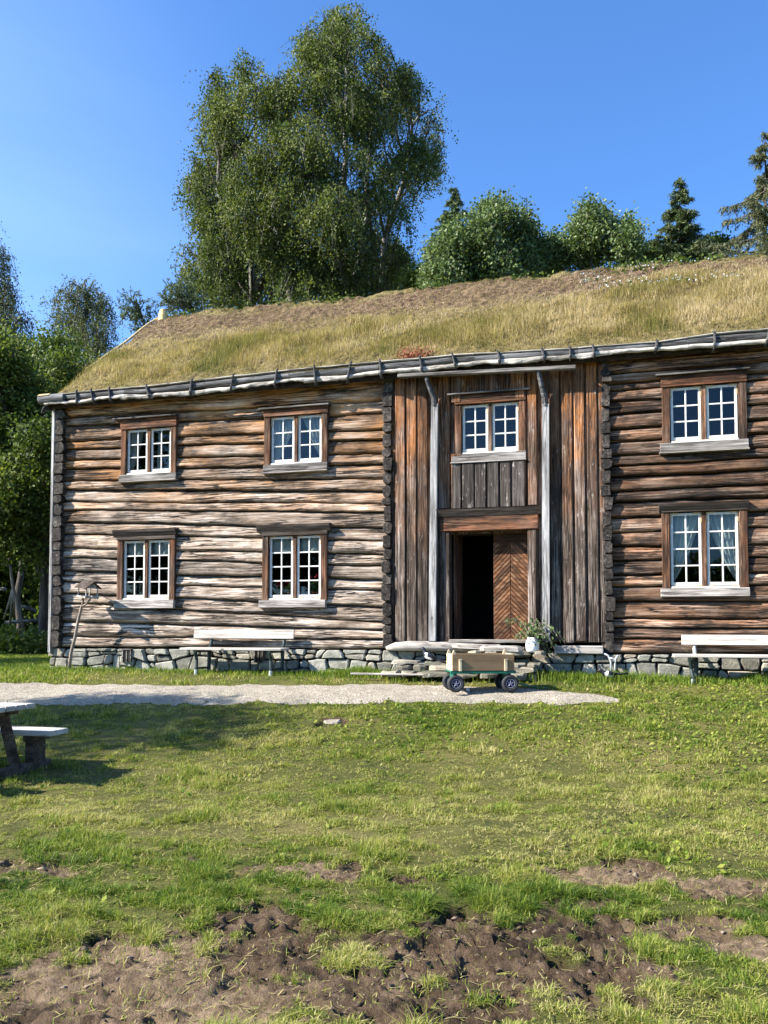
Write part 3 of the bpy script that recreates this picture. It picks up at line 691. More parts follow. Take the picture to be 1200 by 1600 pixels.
def stag(zs, off): return [zs[0]] + [z + off for z in zs[1:-1]] + [zs[-1]]
cz = stag(zz0 + [TOPZ], .11)
end_column(xof(84, 800, -.1), xof(98, 800, -.1), cz, 1)
end_column(xof(598, 800, -.1), xof(612, 800, -.1), stag(zz1 + [T1], .10), 2)
end_column(xof(942, 800, -.1), xof(957, 800, -.1), stag(zq, .10), 3)
mb = MB(); mb.span(XL - .10, XL - .035, -.10, .03, .30, TOPZ, bev=.008); mb.span(XL - .055, XL - .02, -.06, .2, .30, TOPZ, bev=.004)
mb.build('corner_board', M['silver'], house)

# gable, back wall and inside
mb = MB()
g = 5.15
for X in (XL + .05, XR - .1):
    poly = [(0.2, .35), (YB, .35), (YB, g), (RIDGE_Y, g + (RIDGE_Y - EY) * .72), (0.2, g + .3)]
    mb.prism([(p[0], p[1]) for p in poly], X - .06, X + .06, M=Matrix(((0, 1, 0), (1, 0, 0), (0, 0, 1))))
mb.span(XL, XR, YB - .1, YB + .1, .35, g, rnd=.5)
mb.build('rear_wall', M['log_dark'], house)
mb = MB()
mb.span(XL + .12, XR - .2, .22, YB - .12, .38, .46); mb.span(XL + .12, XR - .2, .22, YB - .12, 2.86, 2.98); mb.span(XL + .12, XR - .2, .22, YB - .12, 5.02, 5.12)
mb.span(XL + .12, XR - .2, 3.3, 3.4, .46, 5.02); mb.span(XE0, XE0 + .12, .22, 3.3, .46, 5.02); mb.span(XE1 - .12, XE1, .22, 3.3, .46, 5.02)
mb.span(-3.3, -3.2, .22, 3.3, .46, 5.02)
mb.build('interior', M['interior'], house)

# ---- windows
def window(w, parent, upper):
    x0, x1, st, sb = w['x0'], w['x1'], w['st'], w['sb']
    cw = (x1 - x0) * 0.095
    mb = MB()
    mb.span(x0, x0 + cw, -.075, .13, sb - .05, st + .06, bev=.008); mb.span(x1 - cw, x1, -.078, .13, sb - .05, st + .06, bev=.008)
    cx = (x0 + x1) / 2; pw = (x1 - x0) * .055
    mb.span(cx - pw / 2, cx + pw / 2, -.050, .11, sb - .045, st + .05, bev=.006)
    mb.span(x0 + .01, x1 - .01, .06, .12, st + .03, st + .055); mb.span(x0 + .01, x1 - .01, .06, .12, sb - .045, sb - .02)
    win_ = mb.build('window', M['casing'], parent)
    mb = MB(); hz = w['cap']
    mb.span(x0 - .012, x1 + .012, -.088, .10, st + .018, hz - .03, bev=.01)
    mb.span(x0 - .004, x1 + .004, -.094, -.089, st + .018, st + .045)
    mb.build('header', M['casing_h'] if upper else M['cap'], win_)
    mb = MB(); proj_ = .15 if not upper else .13
    if upper:
        mb.box(((w['c0'] + w['c1']) / 2, -proj_ / 2, hz - .012), (w['c1'] - w['c0'], proj_ + .02, .026), rot=Matrix.Rotation(R(5), 3, 'X'), bev=.004)
    else:
        poly = [(-proj_, hz), (.03, hz + .02), (.03, hz - .14), (-.088, hz - .13), (-proj_ + .01, hz - .045)]
        mb.prism(poly, w['c0'], w['c1'], M=Matrix(((0, 1, 0), (1, 0, 0), (0, 0, 1))))
    mb.build('cap', M['cap'] if not upper else M['sill_grey'], win_)
    mb = MB(); m = M['sill_pale'] if w['pale'] else M['sill_grey']
    top, bot = sb - .045, w['sill']
    mb.box(((w['s0'] + w['s1']) / 2, -.055, (top + bot) / 2), (w['s1'] - w['s0'], .09, top - bot), rot=Matrix.Rotation(R(-7), 3, 'X'), bev=.008)
    mb.mi = 1
    if not w['pale']: mb.span(w['s0'] - .015, w['s1'] + .005, -.128, -.02, bot - .014, bot + .006, bev=.003)
    mb.build('sill', [m, M['sill_pale']], win_)
    if not w['pale']: pass
    # sashes
    for (a, b) in ((x0 + cw + .012, cx - pw / 2 - .004), (cx + pw / 2 + .004, x1 - cw - .012)):
        yf = -.026; fr = .040
        s = MB()
        s.span(a, a + fr, yf, yf + .035, sb, st, bev=.003); s.span(b - fr, b, yf, yf + .035, sb, st, bev=.003)
        s.span(a + fr, b - fr, yf + .001, yf + .034, st - fr, st, bev=.003); s.span(a + fr, b - fr, yf + .001, yf + .034, sb, sb + fr * 1.35, bev=.003)
        mid = (a + b) / 2; s.span(mid - .012, mid + .012, yf + .004, yf + .030, sb + fr, st - fr, bev=.003)
        z0, z1 = sb + fr * 1.35, st - fr
        for k in range(1, w['rows']):
            z = z0 + (z1 - z0) * k / w['rows']
            s.span(a + fr, mid - .012, yf + .005, yf + .029, z - .012, z + .012, bev=.003); s.span(mid + .012, b - fr, yf + .005, yf + .029, z - .012, z + .012, bev=.003)
        g_ = MB(); g_.span(a + fr * .5, b - fr * .5, yf + .016, yf + .020, sb + .02, st - .02)
        g_.build('pane', M['glass'], win_)
        # bare wood showing at the corner irons
        c_ = s; c_.mi = 1
        for xx, sg in ((a, 1), (b, -1)):
            c_.span(xx - .006 * sg, xx + .022 * sg, yf - .004, yf + .02, st - .16, st + .006, bev=.002); c_.span(xx + .022 * sg, xx + .12 * sg, yf - .004, yf + .02, st - .018, st + .006, bev=.002)
            c_.span(xx + .0 * sg, xx + .11 * sg, yf - .003, yf + .02, sb - .004, sb + .010, bev=.002)
        s.build('sash', [M['white_paint'], M['worn_paint']], win_)
    mb = MB(); mb.span(x0 + cw + .005, x1 - cw - .005, -.062, .0, sb - .043, sb - .012, bev=.004)
    mb.build('lower_rail', M['white_paint'], win_)
    return win_
WO = [window(w, house, i in (0, 1, 4, 5)) for i, w in enumerate(W)]

# ---- doorway
mb = MB()
zt = zof(765, 829, -.1); zb = zof(765, 1001, -.1)
mb.span(xof(687, 915, -.1), xof(703, 915, -.1), -.115, .10, zsill - .02, zt + .002, bev=.01)
mb.span(xof(825, 915, -.1), xof(838, 915, -.1), -.115, .10, zsill - .02, zt + .002, bev=.01)
mb.span(xof(690, 915, -.1), xof(836, 915, -.1), .03, .09, zt - .03, zt + .001)
frame = mb.build('door_frame', M['board'], house)
mb = MB(); mb.span(xof(688, 818, -.13), xof(841, 818, -.13), -.14, .06, zt + .003, zof(765, 806, -.13), bev=.012)
mb.build('lintel', M['casing_h'], frame)
mb = MB()
za_, zb_ = zof(765, 806, -.13) + .003, zof(765, 793, -.2)
x0_, x1_ = xof(680, 798, -.2), xof(846, 798, -.2)
mb.prism([(-.205, zb_), (-.02, zb_ + .02), (-.02, za_), (-.145, za_), (-.19, zb_ - .04)], x0_, x1_, M=Matrix(((0, 1, 0), (1, 0, 0), (0, 0, 1))))
mb.build('door_hood', M['cap'], frame)
mb = MB(); ll, lr = xof(703, 915, 0), xof(826, 915, 0)
mb.span(ll - .02, ll, .10, .75, zb, zt); mb.span(lr, lr + .02, .10, .75, zb, zt); mb.span(ll, lr, .10, .75, zt + .005, zt + .03)
mb.build('door_reveal', M['cap'], frame)
# right leaf stands shut in the reveal, chevron boarded; left leaf is folded in
dY = .13
dl, dr = xof(771, 915, dY), lr - .002; dzb, dzt2 = zof(797, 1000, dY), zof(797, 829, dY)
mb = MB(); mb.span(dl, dr, dY + .025, dY + .06, dzb, dzt2)
door = mb.build('door', M['door'], house)
mb = MB(); mid = xof(798, 915, dY); hw = (dr - dl) / 2
def clip(poly, a, b, c):                          # keep a*x+b*z<=c
    out = []
    for i in range(len(poly)):
        p, q = poly[i], poly[(i + 1) % len(poly)]; fp, fq = a * p[0] + b * p[1] - c, a * q[0] + b * q[1] - c
        if fp <= 0: out.append(p)
        if fp * fq < 0:
            t = fp / (fp - fq); out.append((p[0] + (q[0] - p[0]) * t, p[1] + (q[1] - p[1]) * t))
    return out
ztopc = zof(797, 848, dY)
for sg in (-1, 1):
    a0, a1 = (dl + .004, mid - .003) if sg < 0 else (mid + .003, dr - .004)
    pitch = .080; k = -30
    while k < 40:
        zc = dzb + k * pitch
        def zz_(x): return zc - abs(x - mid) * 1.05
        poly = [(a0, zz_(a0)), (a1, zz_(a1)), (a1, zz_(a1) + pitch - .016), (a0, zz_(a0) + pitch - .016)]
        poly = clip(poly, 0, 1, ztopc)
        if len(poly) > 2: poly = clip(poly, 0, -1, -dzb - .004)
        if len(poly) > 2: mb.prism(poly, dY - random.uniform(0, .006), dY + .025, inset=.006)
        k += 1
mb.build('chevron_boarding', M['door'], door)
mb = MB(); mb.span(dl + .01, dr - .01, dY - .004, dY + .025, ztopc + .005, dzt2, bev=.004); mb.build('lintel_shade_panel', M['casing_h'], door)  # darker strip paints in the lintel's shade across the top of the leaf
mb = MB(); mb.box((ll + .07, .45, (dzb + dzt2) / 2), (.045, .62, dzt2 - dzb), bev=.004); mb.span(ll + .05, ll + .10, .10, .14, dzb, dzt2)
mb.build('door', M['casing'], house)
mb = MB(); ysl = -.10
mb.span(xof(702, 1002, -.1), xof(826, 1002, -.1), -.16, .12, zof(765, 1004.5, -.16), zof(765, 999.5, -.16), bev=.01)
mb.build('threshold', M['silver_h'], frame)

# sill timbers under the boarded bay
mb = MB()
zc1 = zof(672, 1011, -.17)
pts = [(xof(px, py, -.15), -.15 - .02 * math.sin(i), zof(px, py, -.15)) for i, (px, py) in enumerate([(604, 1013), (618, 1010.5), (640, 1009), (668, 1009.5), (700, 1010.5), (740, 1012)])]
mb.tube(pts, [.035, .075, .085, .085, .080, .080], n=12, upv=(0, 0, 1))
mb.build('sill_log', M['silver_h'], house, smooth=True)
mb = MB(); mb.span(xof(866, 1010, -.15), xof(943, 1010, -.15), -.17, .05, zof(905, 1022, -.17), zof(905, 1009, -.17), bev=.014)
mb.build('sill_beam', M['sill_pale'], house)

# ---- foundation
def foundation():
    m = MB(); rg = random.Random(4); X = XL - .14
    zt_ = [zz0[0] - .01, zz1[0] - .02]
    tops = lambda x: float(np.interp(x, [XL, XE0, XE1, XR], [zz0[0], zz1[0], zq[0], zq[0]])) - .012
    cuts = lambda x, k: (-.12 if k == 0 else (tops(x) if k == 2 else tops(x) * .52 + (vn(x * 1.1, k * 9.0, 0, 3) - .5) * .16))
    holes_ = [(xof(193, 1022), xof(203, 1022), .14, .33), (xof(398, 1022), xof(412, 1022), .16, .36)]
    for k in (0, 1):
        x = XL - .14
        e0 = x
        sk0 = rg.uniform(-.04, .04)
        while x < XR:
            w = rg.uniform(.13, .44); x1 = min(x + w, XR); sk1 = rg.uniform(-.06, .06)
            zb0, zb1, zt0, zt1 = cuts(x + sk0, k), cuts(x1 + sk1, k), cuts(x - sk0, k + 1), cuts(x1 - sk1, k + 1)
            zm = (zt0 + zt1) / 2
            split = rg.random() < .42
            gap = .010
            def stone(p):
                cx = sum(q[0] for q in p) / len(p); cz_ = sum(q[1] for q in p) / len(p)
                q = []
                for i in range(len(p)):
                    a, b = p[i], p[(i + 1) % len(p)]
                    for t in (0.0, 0.5):
                        xx = a[0] + (b[0] - a[0]) * t; zz = a[1] + (b[1] - a[1]) * t
                        d = math.hypot(xx - cx, zz - cz_) + 1e-6; r_ = gap + (rg.uniform(.012, .03) if t == 0 else rg.uniform(-.012, .008))
                        q.append((xx - (xx - cx) / d * r_, zz - (zz - cz_) / d * r_))
                m.prism(q, -.05 + rg.uniform(-.05, .035), .10, rnd=rg.random() * (.75 if cx < XE1 else 1) + (0.0 if cx < XE1 else .0), inset=.022)
            if split:
                c0, c1 = (zb0 + zt0) / 2 + rg.uniform(-.03, .03), (zb1 + zt1) / 2 + rg.uniform(-.03, .03)
                stone([(x + sk0, zb0), (x1 + sk1, zb1), (x1, c1), (x, c0)]); stone([(x, c0), (x1, c1), (x1 - sk1, zt1), (x - sk0, zt0)])
            else: stone([(x + sk0, zb0), (x1 + sk1, zb1), (x1 - sk1, zt1), (x - sk0, zt0)])
            x = x1; sk0 = sk1
    return m.build('foundation', M['stone'], house)
fnd = foundation()
mb = MB(); mb.span(XL - .1, XR, .02, .2, -.2, zz0[0] - .01); mb.build('foundation_joint', M['mortar_vent_dark'], fnd)
for px_ in (198, 404):
    x_ = xof(px_, 1024, -.1); w_ = .10 if px_ == 198 else .09
    mb = MB(); z_ = zof(px_, 1025, -.1)
    mb.span(x_ - w_, x_ - w_ + .025, -.115, .0, z_ - .12, z_ + .12); mb.span(x_ + w_ - .02, x_ + w_, -.115, .0, z_ - .12, z_ + .12); mb.span(x_ - w_, x_ + w_, -.12, .0, z_ + .115, z_ + .14); mb.span(x_ - .01, x_ + .01, -.11, .0, z_ - .12, z_ + .115)
    v_ = mb.build('cellar_vent', M['sill_grey'], house)
    mb = MB(); mb.span(x_ - w_, x_ + w_, -.100, -.094, z_ - .12, z_ + .115); mb.build('vent_shade_sheet', M['mortar_vent_dark'], v_)  # solid dark sheet stands in for the shade inside the vent

# ---- roof
XV = XL - .10                                       # verge (left edge of the roof)
ex = np.linspace(XV, XR + .5, 260)
eB = [(60, 637), (90, 633), (240, 622), (340, 612), (440, 602), (540, 595), (600, 587), (680, 578), (780, 568), (900, 561), (980, 552), (1050, 548), (1130, 544), (1200, 537)]
zBk = zcurve(eB, EY - .05)
print('eave z', zT(np.array([-6, -3, 0, 3, 6])))
rid = np.array([P3(a, b, RIDGE_Y) for a, b in [(246, 500), (300, 490), (420, 482), (520, 472), (660, 456), (800, 440), (900, 428), (1000, 418), (1100, 410), (1200, 404)]])
zR = lambda x: np.interp(x, rid[:, 0], rid[:, 2])
print('ridge', rid[[0, -1]], 'XV', XV)
# roof boards and underside
X_ = np.array([XV, XR + .5])
def slab(off0, off1, y0):
    V = []
    for x in X_:
        for (y, z) in ((EY + y0, float(zT(x))), (RIDGE_Y, float(zR(x)) ), (YB + .5, float(zT(x)))):
            V.append((x, y, z + off1)); V.append((x, y, z + off0))
    V = np.array(V); i = lambda s, k, t: s * 6 + k * 2 + t
    F = []
    for k in (0, 1):
        F += [[i(0, k, 0), i(1, k, 0), i(1, k + 1, 0), i(0, k + 1, 0)], [i(0, k, 1), i(0, k + 1, 1), i(1, k + 1, 1), i(1, k, 1)]]
        for s in (0, 1): F.append([i(s, k, 0), i(s, k + 1, 0), i(s, k + 1, 1), i(s, k, 1)])
    for k in (0, 2): F.append([i(0, k, 0), i(0, k, 1), i(1, k, 1), i(1, k, 0)])
    return V, np.array(F)
V, F = slab(-.24, -.13, .05)
roof = mk('roof', V, F, M['soffit'], house)
# sod blanket
nx_, ns_ = 520, 130
sx_ = np.linspace(XV + .02, XR + .5, nx_); ss = np.concatenate([np.linspace(0, 1, ns_), np.linspace(1.02, 2, 12)])
SX, SS = np.meshgrid(sx_, ss)
def roof_pt(x, s):
    zt = zT(x) - .02; zr_ = zR(x)
    y = np.where(s <= 1, EY + .02 + (RIDGE_Y - EY) * s, RIDGE_Y + (YB + .4 - RIDGE_Y) * (s - 1)); z = np.where(s <= 1, zt + (zr_ - zt) * s, zr_ + (zt - zr_) * (s - 1))
    b = (fbm(x * 1.3, s * 6, 0, 71, 4, .55) - .5) * .15 + (fbm(x * 6, s * 30, 0, 72, 5, .68) - .5) * (.10 + .03 * sstep(.45, .7, s))
    edge = np.minimum(1, s * 16) * np.minimum(1, (x - XV) * 7 + .3)
    lump = .06 * np.exp(-((s - .985) / .03) ** 2) * vn(x * 3.1, 5.0, 0, 9)
    up = (-.05 + .10 * edge + b * edge + lump)
    return np.stack([x, y - up * .45, z + up * .85], -1)
def mat_sod():
    s = NT('sod'); c = s.coord(); t = s.attr('slope')
    n = s.noise(c, 1.1, 6, 0.65); n2 = s.noise(c, 9, 7, 0.72)
    tt = s.m_('ADD', t, s.m_('MULTIPLY', s.m_('SUBTRACT', n, 0.5), 0.7))
    low = s.ramp(n2, [(0.32, (0.06, 0.045, 0.022)), (0.52, (0.20, 0.155, 0.065)), (0.70, (0.33, 0.26, 0.12))])
    upc = s.ramp(n2, [(0.34, (0.038, 0.023, 0.014)), (0.50, (0.140, 0.090, 0.054)), (0.68, (0.30, 0.205, 0.128))])
    rim = s.ramp(n2, [(0.32, (0.06, 0.05, 0.02)), (0.52, (0.22, 0.17, 0.07)), (0.70, (0.42, 0.33, 0.17))])
    col = s.mix(s.ramp(tt, [(0.36, 0.0), (0.72, 1.0)]), low, upc)
    col = s.mix(s.ramp(tt, [(0.93, 0.0), (1.0, 1.0)]), col, rim)
    s.bsdf(col, 0.95, s.bump(s.m_('ADD', n2, s.noise(c, 45, 5, .7)), 1.0, 0.05), 0.1); return s.m
sp = roof_pt(SX, SS)
sod = mk('sod', sp.reshape(-1, 3), grid_faces(len(ss), nx_), mat_sod(), roof, attrs={'slope': SS.ravel()}, smooth=True)
# roof grass
n = 225000
x = RNG.uniform(XV + .05, XR + .3, n); s = RNG.uniform(0.005, 1.04, n)
right = sstep(1.5, 5.5, x); nn = fbm(x * .9, s * 5, 0, 81, 4, .6)
top = .52 + (nn - .5) * .35 + right * .20
dens = (1 - .85 * sstep(top - .12, top + .26, s)) * (.45 + .9 * sstep(.35, .6, fbm(x * 1.8, s * 8, 0, 82, 3))) + .18 + .18 * right + .04 * sstep(.55, .6, s) + .8 * sstep(.945, .97, s) * sstep(.40, .58, fbm(x * 1.5, 3.3, 0, 83, 3)) + .25 * np.exp(-(s / .05) ** 2)
dens = dens * (.40 + .30 * sstep(.0, .10, s))
k = RNG.uniform(0, 1, n) < dens; x, s, nn, right, top = x[k], s[k], nn[k], right[k], top[k]
body = (1 - sstep(top - .22, top + .22, s)) * sstep(.02, .16, s)
h = (.05 + .18 * body * vn(x * 1.7, s * 9, 0, 84) + .03 * body) * RNG.uniform(.5, 1.35, len(x))
rimm = sstep(.93, .96, s)
tint = np.where(rimm > .5, RNG.normal(.22, .16, len(x)), .60 + (fbm(x * 1.1, s * 5, 0, 85, 4) - .5) * 1.3 + RNG.normal(0, .19, len(x)) + .12 * right + .25 * sstep(top - .15, top + .1, s))
V, F, T = blades(roof_pt(x, s) - np.array([0, 0, .02]), h, np.full(len(x), .0082) * RNG.uniform(.5, 1.3, len(x)), 0.5, np.clip(tint, 0, 1))
gr = mk('roof_grass', V, F, M['roof_blade'], roof, attrs={'tint': T}); tag(gr, kind='stuff')
# small flowering plants and green tufts on the roof
n = 9000; x = RNG.uniform(XV + .3, XR, n); s = RNG.uniform(.62, 1.0, n)
k = RNG.uniform(0, 1, n) < (sstep(3.2, 5.0, x) * .75 * sstep(.62, .72, s) * sstep(.42, .60, fbm(x * 1.2, s * 5, 0, 86, 3)) + .9 * sstep(.95, .97, s) * sstep(.50, .62, fbm(x * .9, 1.3, 0, 87, 3)))
x, s = x[k], s[k]; c = roof_pt(x, s) + np.stack([np.zeros(len(x)), np.zeros(len(x)), RNG.uniform(.01, .14, len(x))], -1)
def leaf_quads(c, l, w, droop=0.0, tint=None, rng=RNG):
    n = len(c); a = rng.normal(0, 1, (n, 3)); a[:, 2] -= droop; a /= np.linalg.norm(a, axis=1, keepdims=True)
    b = np.cross(a, rng.normal(0, 1, (n, 3))); b /= np.linalg.norm(b, axis=1, keepdims=True) + 1e-9
    l = (l * rng.uniform(.65, 1.3, n) / 2)[:, None]; w = (w * rng.uniform(.65, 1.3, n) / 2)[:, None]
    V = np.stack([c - a * l, c + b * w - a * l * .1, c + a * l, c - b * w - a * l * .1], 1).reshape(-1, 3)
    return V, np.arange(n * 4).reshape(n, 4), np.repeat(tint, 4)
V, F, T = leaf_quads(c, .075, .05, 0, np.clip(RNG.normal(.45, .2, len(c)), 0, 1))
o = mk('roof_weeds', V, F, M['bush_leaf'], roof, attrs={'tint': T}); tag(o, kind='stuff')
M['flower'] = mat_leaf('pale_flowers', [(0, (0.45, 0.50, 0.58)), (1, (0.75, 0.77, 0.78))], .3, .7, 1.0)
n = 900; x = RNG.uniform(3.2, 9, n); s = RNG.uniform(.60, .93, n); k = fbm(x * 1.2, s * 5, 0, 86, 3) > RNG.uniform(.36, .62, n); x, s = x[k], s[k]
c = roof_pt(x, s) + np.array([0, -.02, .12]); V, F, T = leaf_quads(c, .034, .03, 0, RNG.uniform(0, 1, len(c)))
o = mk('roof_flowers', V, F, M['flower'], roof, attrs={'tint': T}); tag(o, kind='stuff')
n = 400; x = np.concatenate([RNG.normal(xof(655, 556, EY), .12, n // 2), RNG.normal(xof(632, 556, EY), .1, n // 2)]); s = np.abs(RNG.normal(.035, .02, n))
c = roof_pt(x, s) + np.stack([0 * x, 0 * x, RNG.uniform(0, .16, n)], -1); V, F, T = leaf_quads(c, .06, .02, 0, RNG.uniform(0, 1, n))
M['sorrel'] = mat_leaf('red_sorrel', [(0, (0.22, 0.05, 0.03)), (1, (0.40, 0.16, 0.09))], .2, .7, 1.0)
o = mk('roof_sorrel', V, F, M['sorrel'], roof, attrs={'tint': T}); tag(o, kind='stuff')

# turf board, its birch-bark edges and the hooks that hold it
def strip(name, zc, hh, yc, dd, mat, wig, seed, x0=XV, x1=XR + .5):
    xs = np.linspace(x0, x1, 700); z = zc(xs); a = (fbm(xs * 1.3, 1.1, 0, seed, 4, .6) - .5) * wig; b = (fbm(xs * 6, 4.1, 0, seed + 1, 3, .6) - .5) * wig * .5
    ringy = [(-1, -.5), (-1, .5), (-.4, 1), (.6, 1), (1, .4), (1, -.6), (.5, -1), (-.5, -1)]
    V = np.stack([np.stack([xs, yc + r[0] * dd / 2 + b * .7 + (fbm(xs * 4, q * 3.0, 0, seed + 2, 2) - .5) * wig * .5, z + a + (r[1] * hh / 2) * (1 + b * 8 * (wig > .02))], -1) for q, r in enumerate(ringy)], 1)
    if wig > .04:
        sg_ = np.floor(xs / .62 + fbm(xs * .9, 2.2, 0, seed + 8, 2)); hh_ = (_h(sg_, sg_ * 0, sg_ * 0, seed + 4) - .5); torn = (vn(xs * 9, 1.0, 0, seed + 5) - .5)
        for q_ in (0, 5, 6, 7): V[:, q_, 2] += hh_ * .026 + torn * .020; V[:, q_, 1] -= hh_ * .03
    n, m = V.shape[:2]; i = np.arange(n * m).reshape(n, m)
    F = np.stack([i[:-1], np.roll(i, -1, 1)[:-1], np.roll(i, -1, 1)[1:], i[1:]], -1).reshape(-1, 4)
    seg = np.repeat(_h(np.floor(xs / 1.7), xs * 0, xs * 0, seed), m)
    return mk(name, V.reshape(-1, 3), F, mat, roof, {'rnd': seg}, smooth=False)
bh = lambda x: (zT(x) - zBk(x))
strip('turf_board', lambda x: zT(x) - bh(x) * .36, .115, EY - .02, .10, M['eave'], .02, 101)
strip('bark_edge', lambda x: zBk(x) + .050, .070, EY - .055, .05, M['bark'], .075, 111)
strip('bark_trim', lambda x: zT(x) - .008, .030, EY - .03, .11, M['bark'], .022, 121)
mb0 = None
hook_px = [125, 150, 177, 237, 301, 364, 432, 495, 545, 597, 660, 712, 781, 850, 891, 928, 1024, 1115, 1197]
hook0 = None
for q, px in enumerate(hook_px):
    x = xof(px, 560, EY); a, b = float(zT(x)), float(zBk(x))
    if hook0 is None:
        h = MB(); hh = .24
        h.tube([(0, .06, -.02), (.0, -.02, -.035), (.004, -.075, -.01), (.008, -.085, .06), (.0, -.085, .15), (-.01, -.06, .20), (-.012, -.03, .225)], [.022, .026, .030, .026, .022, .019, .012], n=7)
        hook0 = h.build('turf_hook', M['eave'], roof); o = hook0
    else:
        o = hook0.copy(); COL.objects.link(o); o.parent = roof
    o.location = (x, EY - .01, b + .03); o.scale = (random.uniform(.65, 1.0), 1, (a - b) / .205)
    o.rotation_euler = (0, random.uniform(-.25, .25), 0)
# eave end: cut log with bark curled round it, and the curved bracket below
zc = float(zT(XV)) - .07
mb = MB(); Mx = Matrix.Rotation(R(90), 3, 'Y')
mb.lathe([(.0, 0), (.045, .0), (.062, .015), (.07, .05), (.07, .5)], c=(XV - .10, EY - .03, zc), n=18, M=Mx)
mb.build('eave_log', M['newwood'], roof)
mb = MB(); mb.lathe([(.078, -.02), (.094, -.035), (.098, .0), (.098, .55)], c=(XV - .10, EY - .03, zc), n=18, M=Mx); mb.build('bark_curl', M['eave'], roof)
mb = MB(); mb.prism([(-.10, .06), (-.04, .105), (.06, .11), (.10, .075)], XV - .13, XV + .12, M=Matrix.Translation((0, EY - .03, zc)) @ Matrix(((0, 1, 0, 0), (1, 0, 0, 0), (0, 0, 1, 0), (0, 0, 0, 1)))); mb.build('end_cover', M['newwood'], roof)
mb = MB(); mb.tube([(XV + .02, EY + .20, zc - .06), (XV + .0, EY + .05, zc - .13), (XV - .04, EY - .03, zc - .20), (XV - .075, EY - .06, zc - .28)], [.085, .075, .055, .02], n=10, flat=.6)
mb.build('eave_bracket', M['log_dark'], roof)
# verge pole and ridge stump
mb = MB(); pts = [tuple(roof_pt(np.array([XV + .02]), np.array([q]))[0] + np.array([-.03, -.03, .035 + .015 * math.sin(q * 9)])) for q in np.linspace(.30, .985, 9)]
mb.tube(pts, [.022, .026, .03, .03, .028, .03, .032, .032, .03], n=8); mb.build('verge_pole', M['newwood'], roof)
rp = roof_pt(np.array([XV + .05]), np.array([.985]))[0]
mb = MB(); mb.lathe([(.0, .20), (.065, .198), (.082, .18), (.125, .02), (.135, -.10)], c=(rp[0] + .10, rp[1], rp[2] + .04), n=16); mb.build('ridge_stump', M['newwood'], roof)

# gutter board over the entrance with its two wooden downpipes
gy_ = EY - .03
g0, g1 = P3(622, 588, gy_), P3(900, 574, gy_)
mb = MB(); d = Vector(g1 - g0); mid = Vector((g0 + g1) / 2); ang = math.atan2(d.z, d.x)
mb.box(mid, (d.length, .10, .062), rot=Matrix.Rotation(-ang, 3, 'Y'), bev=.008); mb.build('gutter', M['sill_grey'], house)
for (tx, bx, ex0, ey0) in ((679.5, 675.5, 666, 588), (852.5, 853, 841, 578)):
    yp = -.155; hw = .062
    t0, b0 = P3(tx, 632, yp), P3(bx, 1002, yp)
    m = MB(); m.prism([(b0[0] - hw, b0[2]), (b0[0] + hw, b0[2]), (t0[0] + hw * .92, t0[2]), (t0[0] - hw * .92, t0[2])], yp - .045, yp + .06, inset=.008)
    dp = m.build('downpipe', M['silver'], house)
    e = P3(ex0, ey0, gy_)
    m = MB(); m.tube([(e[0], gy_, e[2] + .04), (e[0] + .01, gy_ + .01, e[2] - .06), ((e[0] + t0[0]) / 2 + .0, (gy_ + yp) / 2, (e[2] + t0[2]) / 2), (t0[0] - .015, yp - .02, t0[2] + .12), (t0[0], yp - .01, t0[2] - .03)], [.035, .04, .042, .05, .055], n=8)
    m.build('spout', M['eave'], dp)
# ================================================================== things by the house
# ---- stone steps before the door
steps = empty('stone_steps', (xof(720, 1040, -.6), -.6, 0))
tag(steps, 'rough dry-stone steps with flat slabs below the open door', 'steps')
def rel(o): return np.array(o.location)
def slab_stone(cx, cy, cz, w, d, h, rg, n=9):
    """irregular flat stone as a closed mesh"""
    m = MB(); pts = []
    for i in range(n):
        a = 2 * math.pi * i / n + rg.uniform(-.2, .2)
        k = 1 / max(abs(math.cos(a)), abs(math.sin(a))) ** .7
        pts.append((math.cos(a) * w / 2 * k * rg.uniform(.82, 1.04), math.sin(a) * d / 2 * k * rg.uniform(.8, 1.04)))
    Mx = Matrix(((1, 0, 0), (0, 0, 1), (0, -1, 0)))
    m.prism([(p[0], -p[1]) for p in pts], -h / 2, h / 2, inset=.02, M=Matrix.Translation((cx, cy, cz)) @ Matrix(((1, 0, 0, 0), (0, 0, 1, 0), (0, -1, 0, 0), (0, 0, 0, 1))))
    for v in m.bm.verts: v.co.z += rg.uniform(-.018, .018)
    return m
rg = random.Random(21)
rows = [(-.32, .385, 1.55, 2.85, .055, .50), (-.50, .215, .25, 2.80, .055, .50), (-.52, .130, .40, 2.72, .085, .50), (-.80, .045, .20, 2.60, .07, .50), (-.40, .02, .2, 2.75, .12, .6)]
for (yc, zc_, xa_, xb_, hh, dd) in rows:
    x = xa_
    while x < xb_ - .1:
        w = rg.uniform(.22, .62); w = min(w, xb_ - x)
        m = slab_stone(x + w / 2, yc + rg.uniform(-.04, .04), zc_ + rg.uniform(-.015, .015), w * rg.uniform(.93, 1.06), dd * rg.uniform(.75, 1.1), hh * rg.uniform(.7, 1.25), rg)
        m.build('step_stone', M['step_stone'], steps, M=Matrix.Translation(-Vector(steps.location))); x += w
for (a, b, zc_, yc) in [(745, 818, 1011, -.36), (706, 790, 1008, -.22)]:
    m = slab_stone(xof((a + b) / 2, zc_, yc), yc, zof((a + b) / 2, zc_ + 2, yc), xof(b, zc_, yc) - xof(a, zc_, yc), .34, .07, rg); m.build('step_slab', M['silver_h'], steps, M=Matrix.Translation(-Vector(steps.location)))
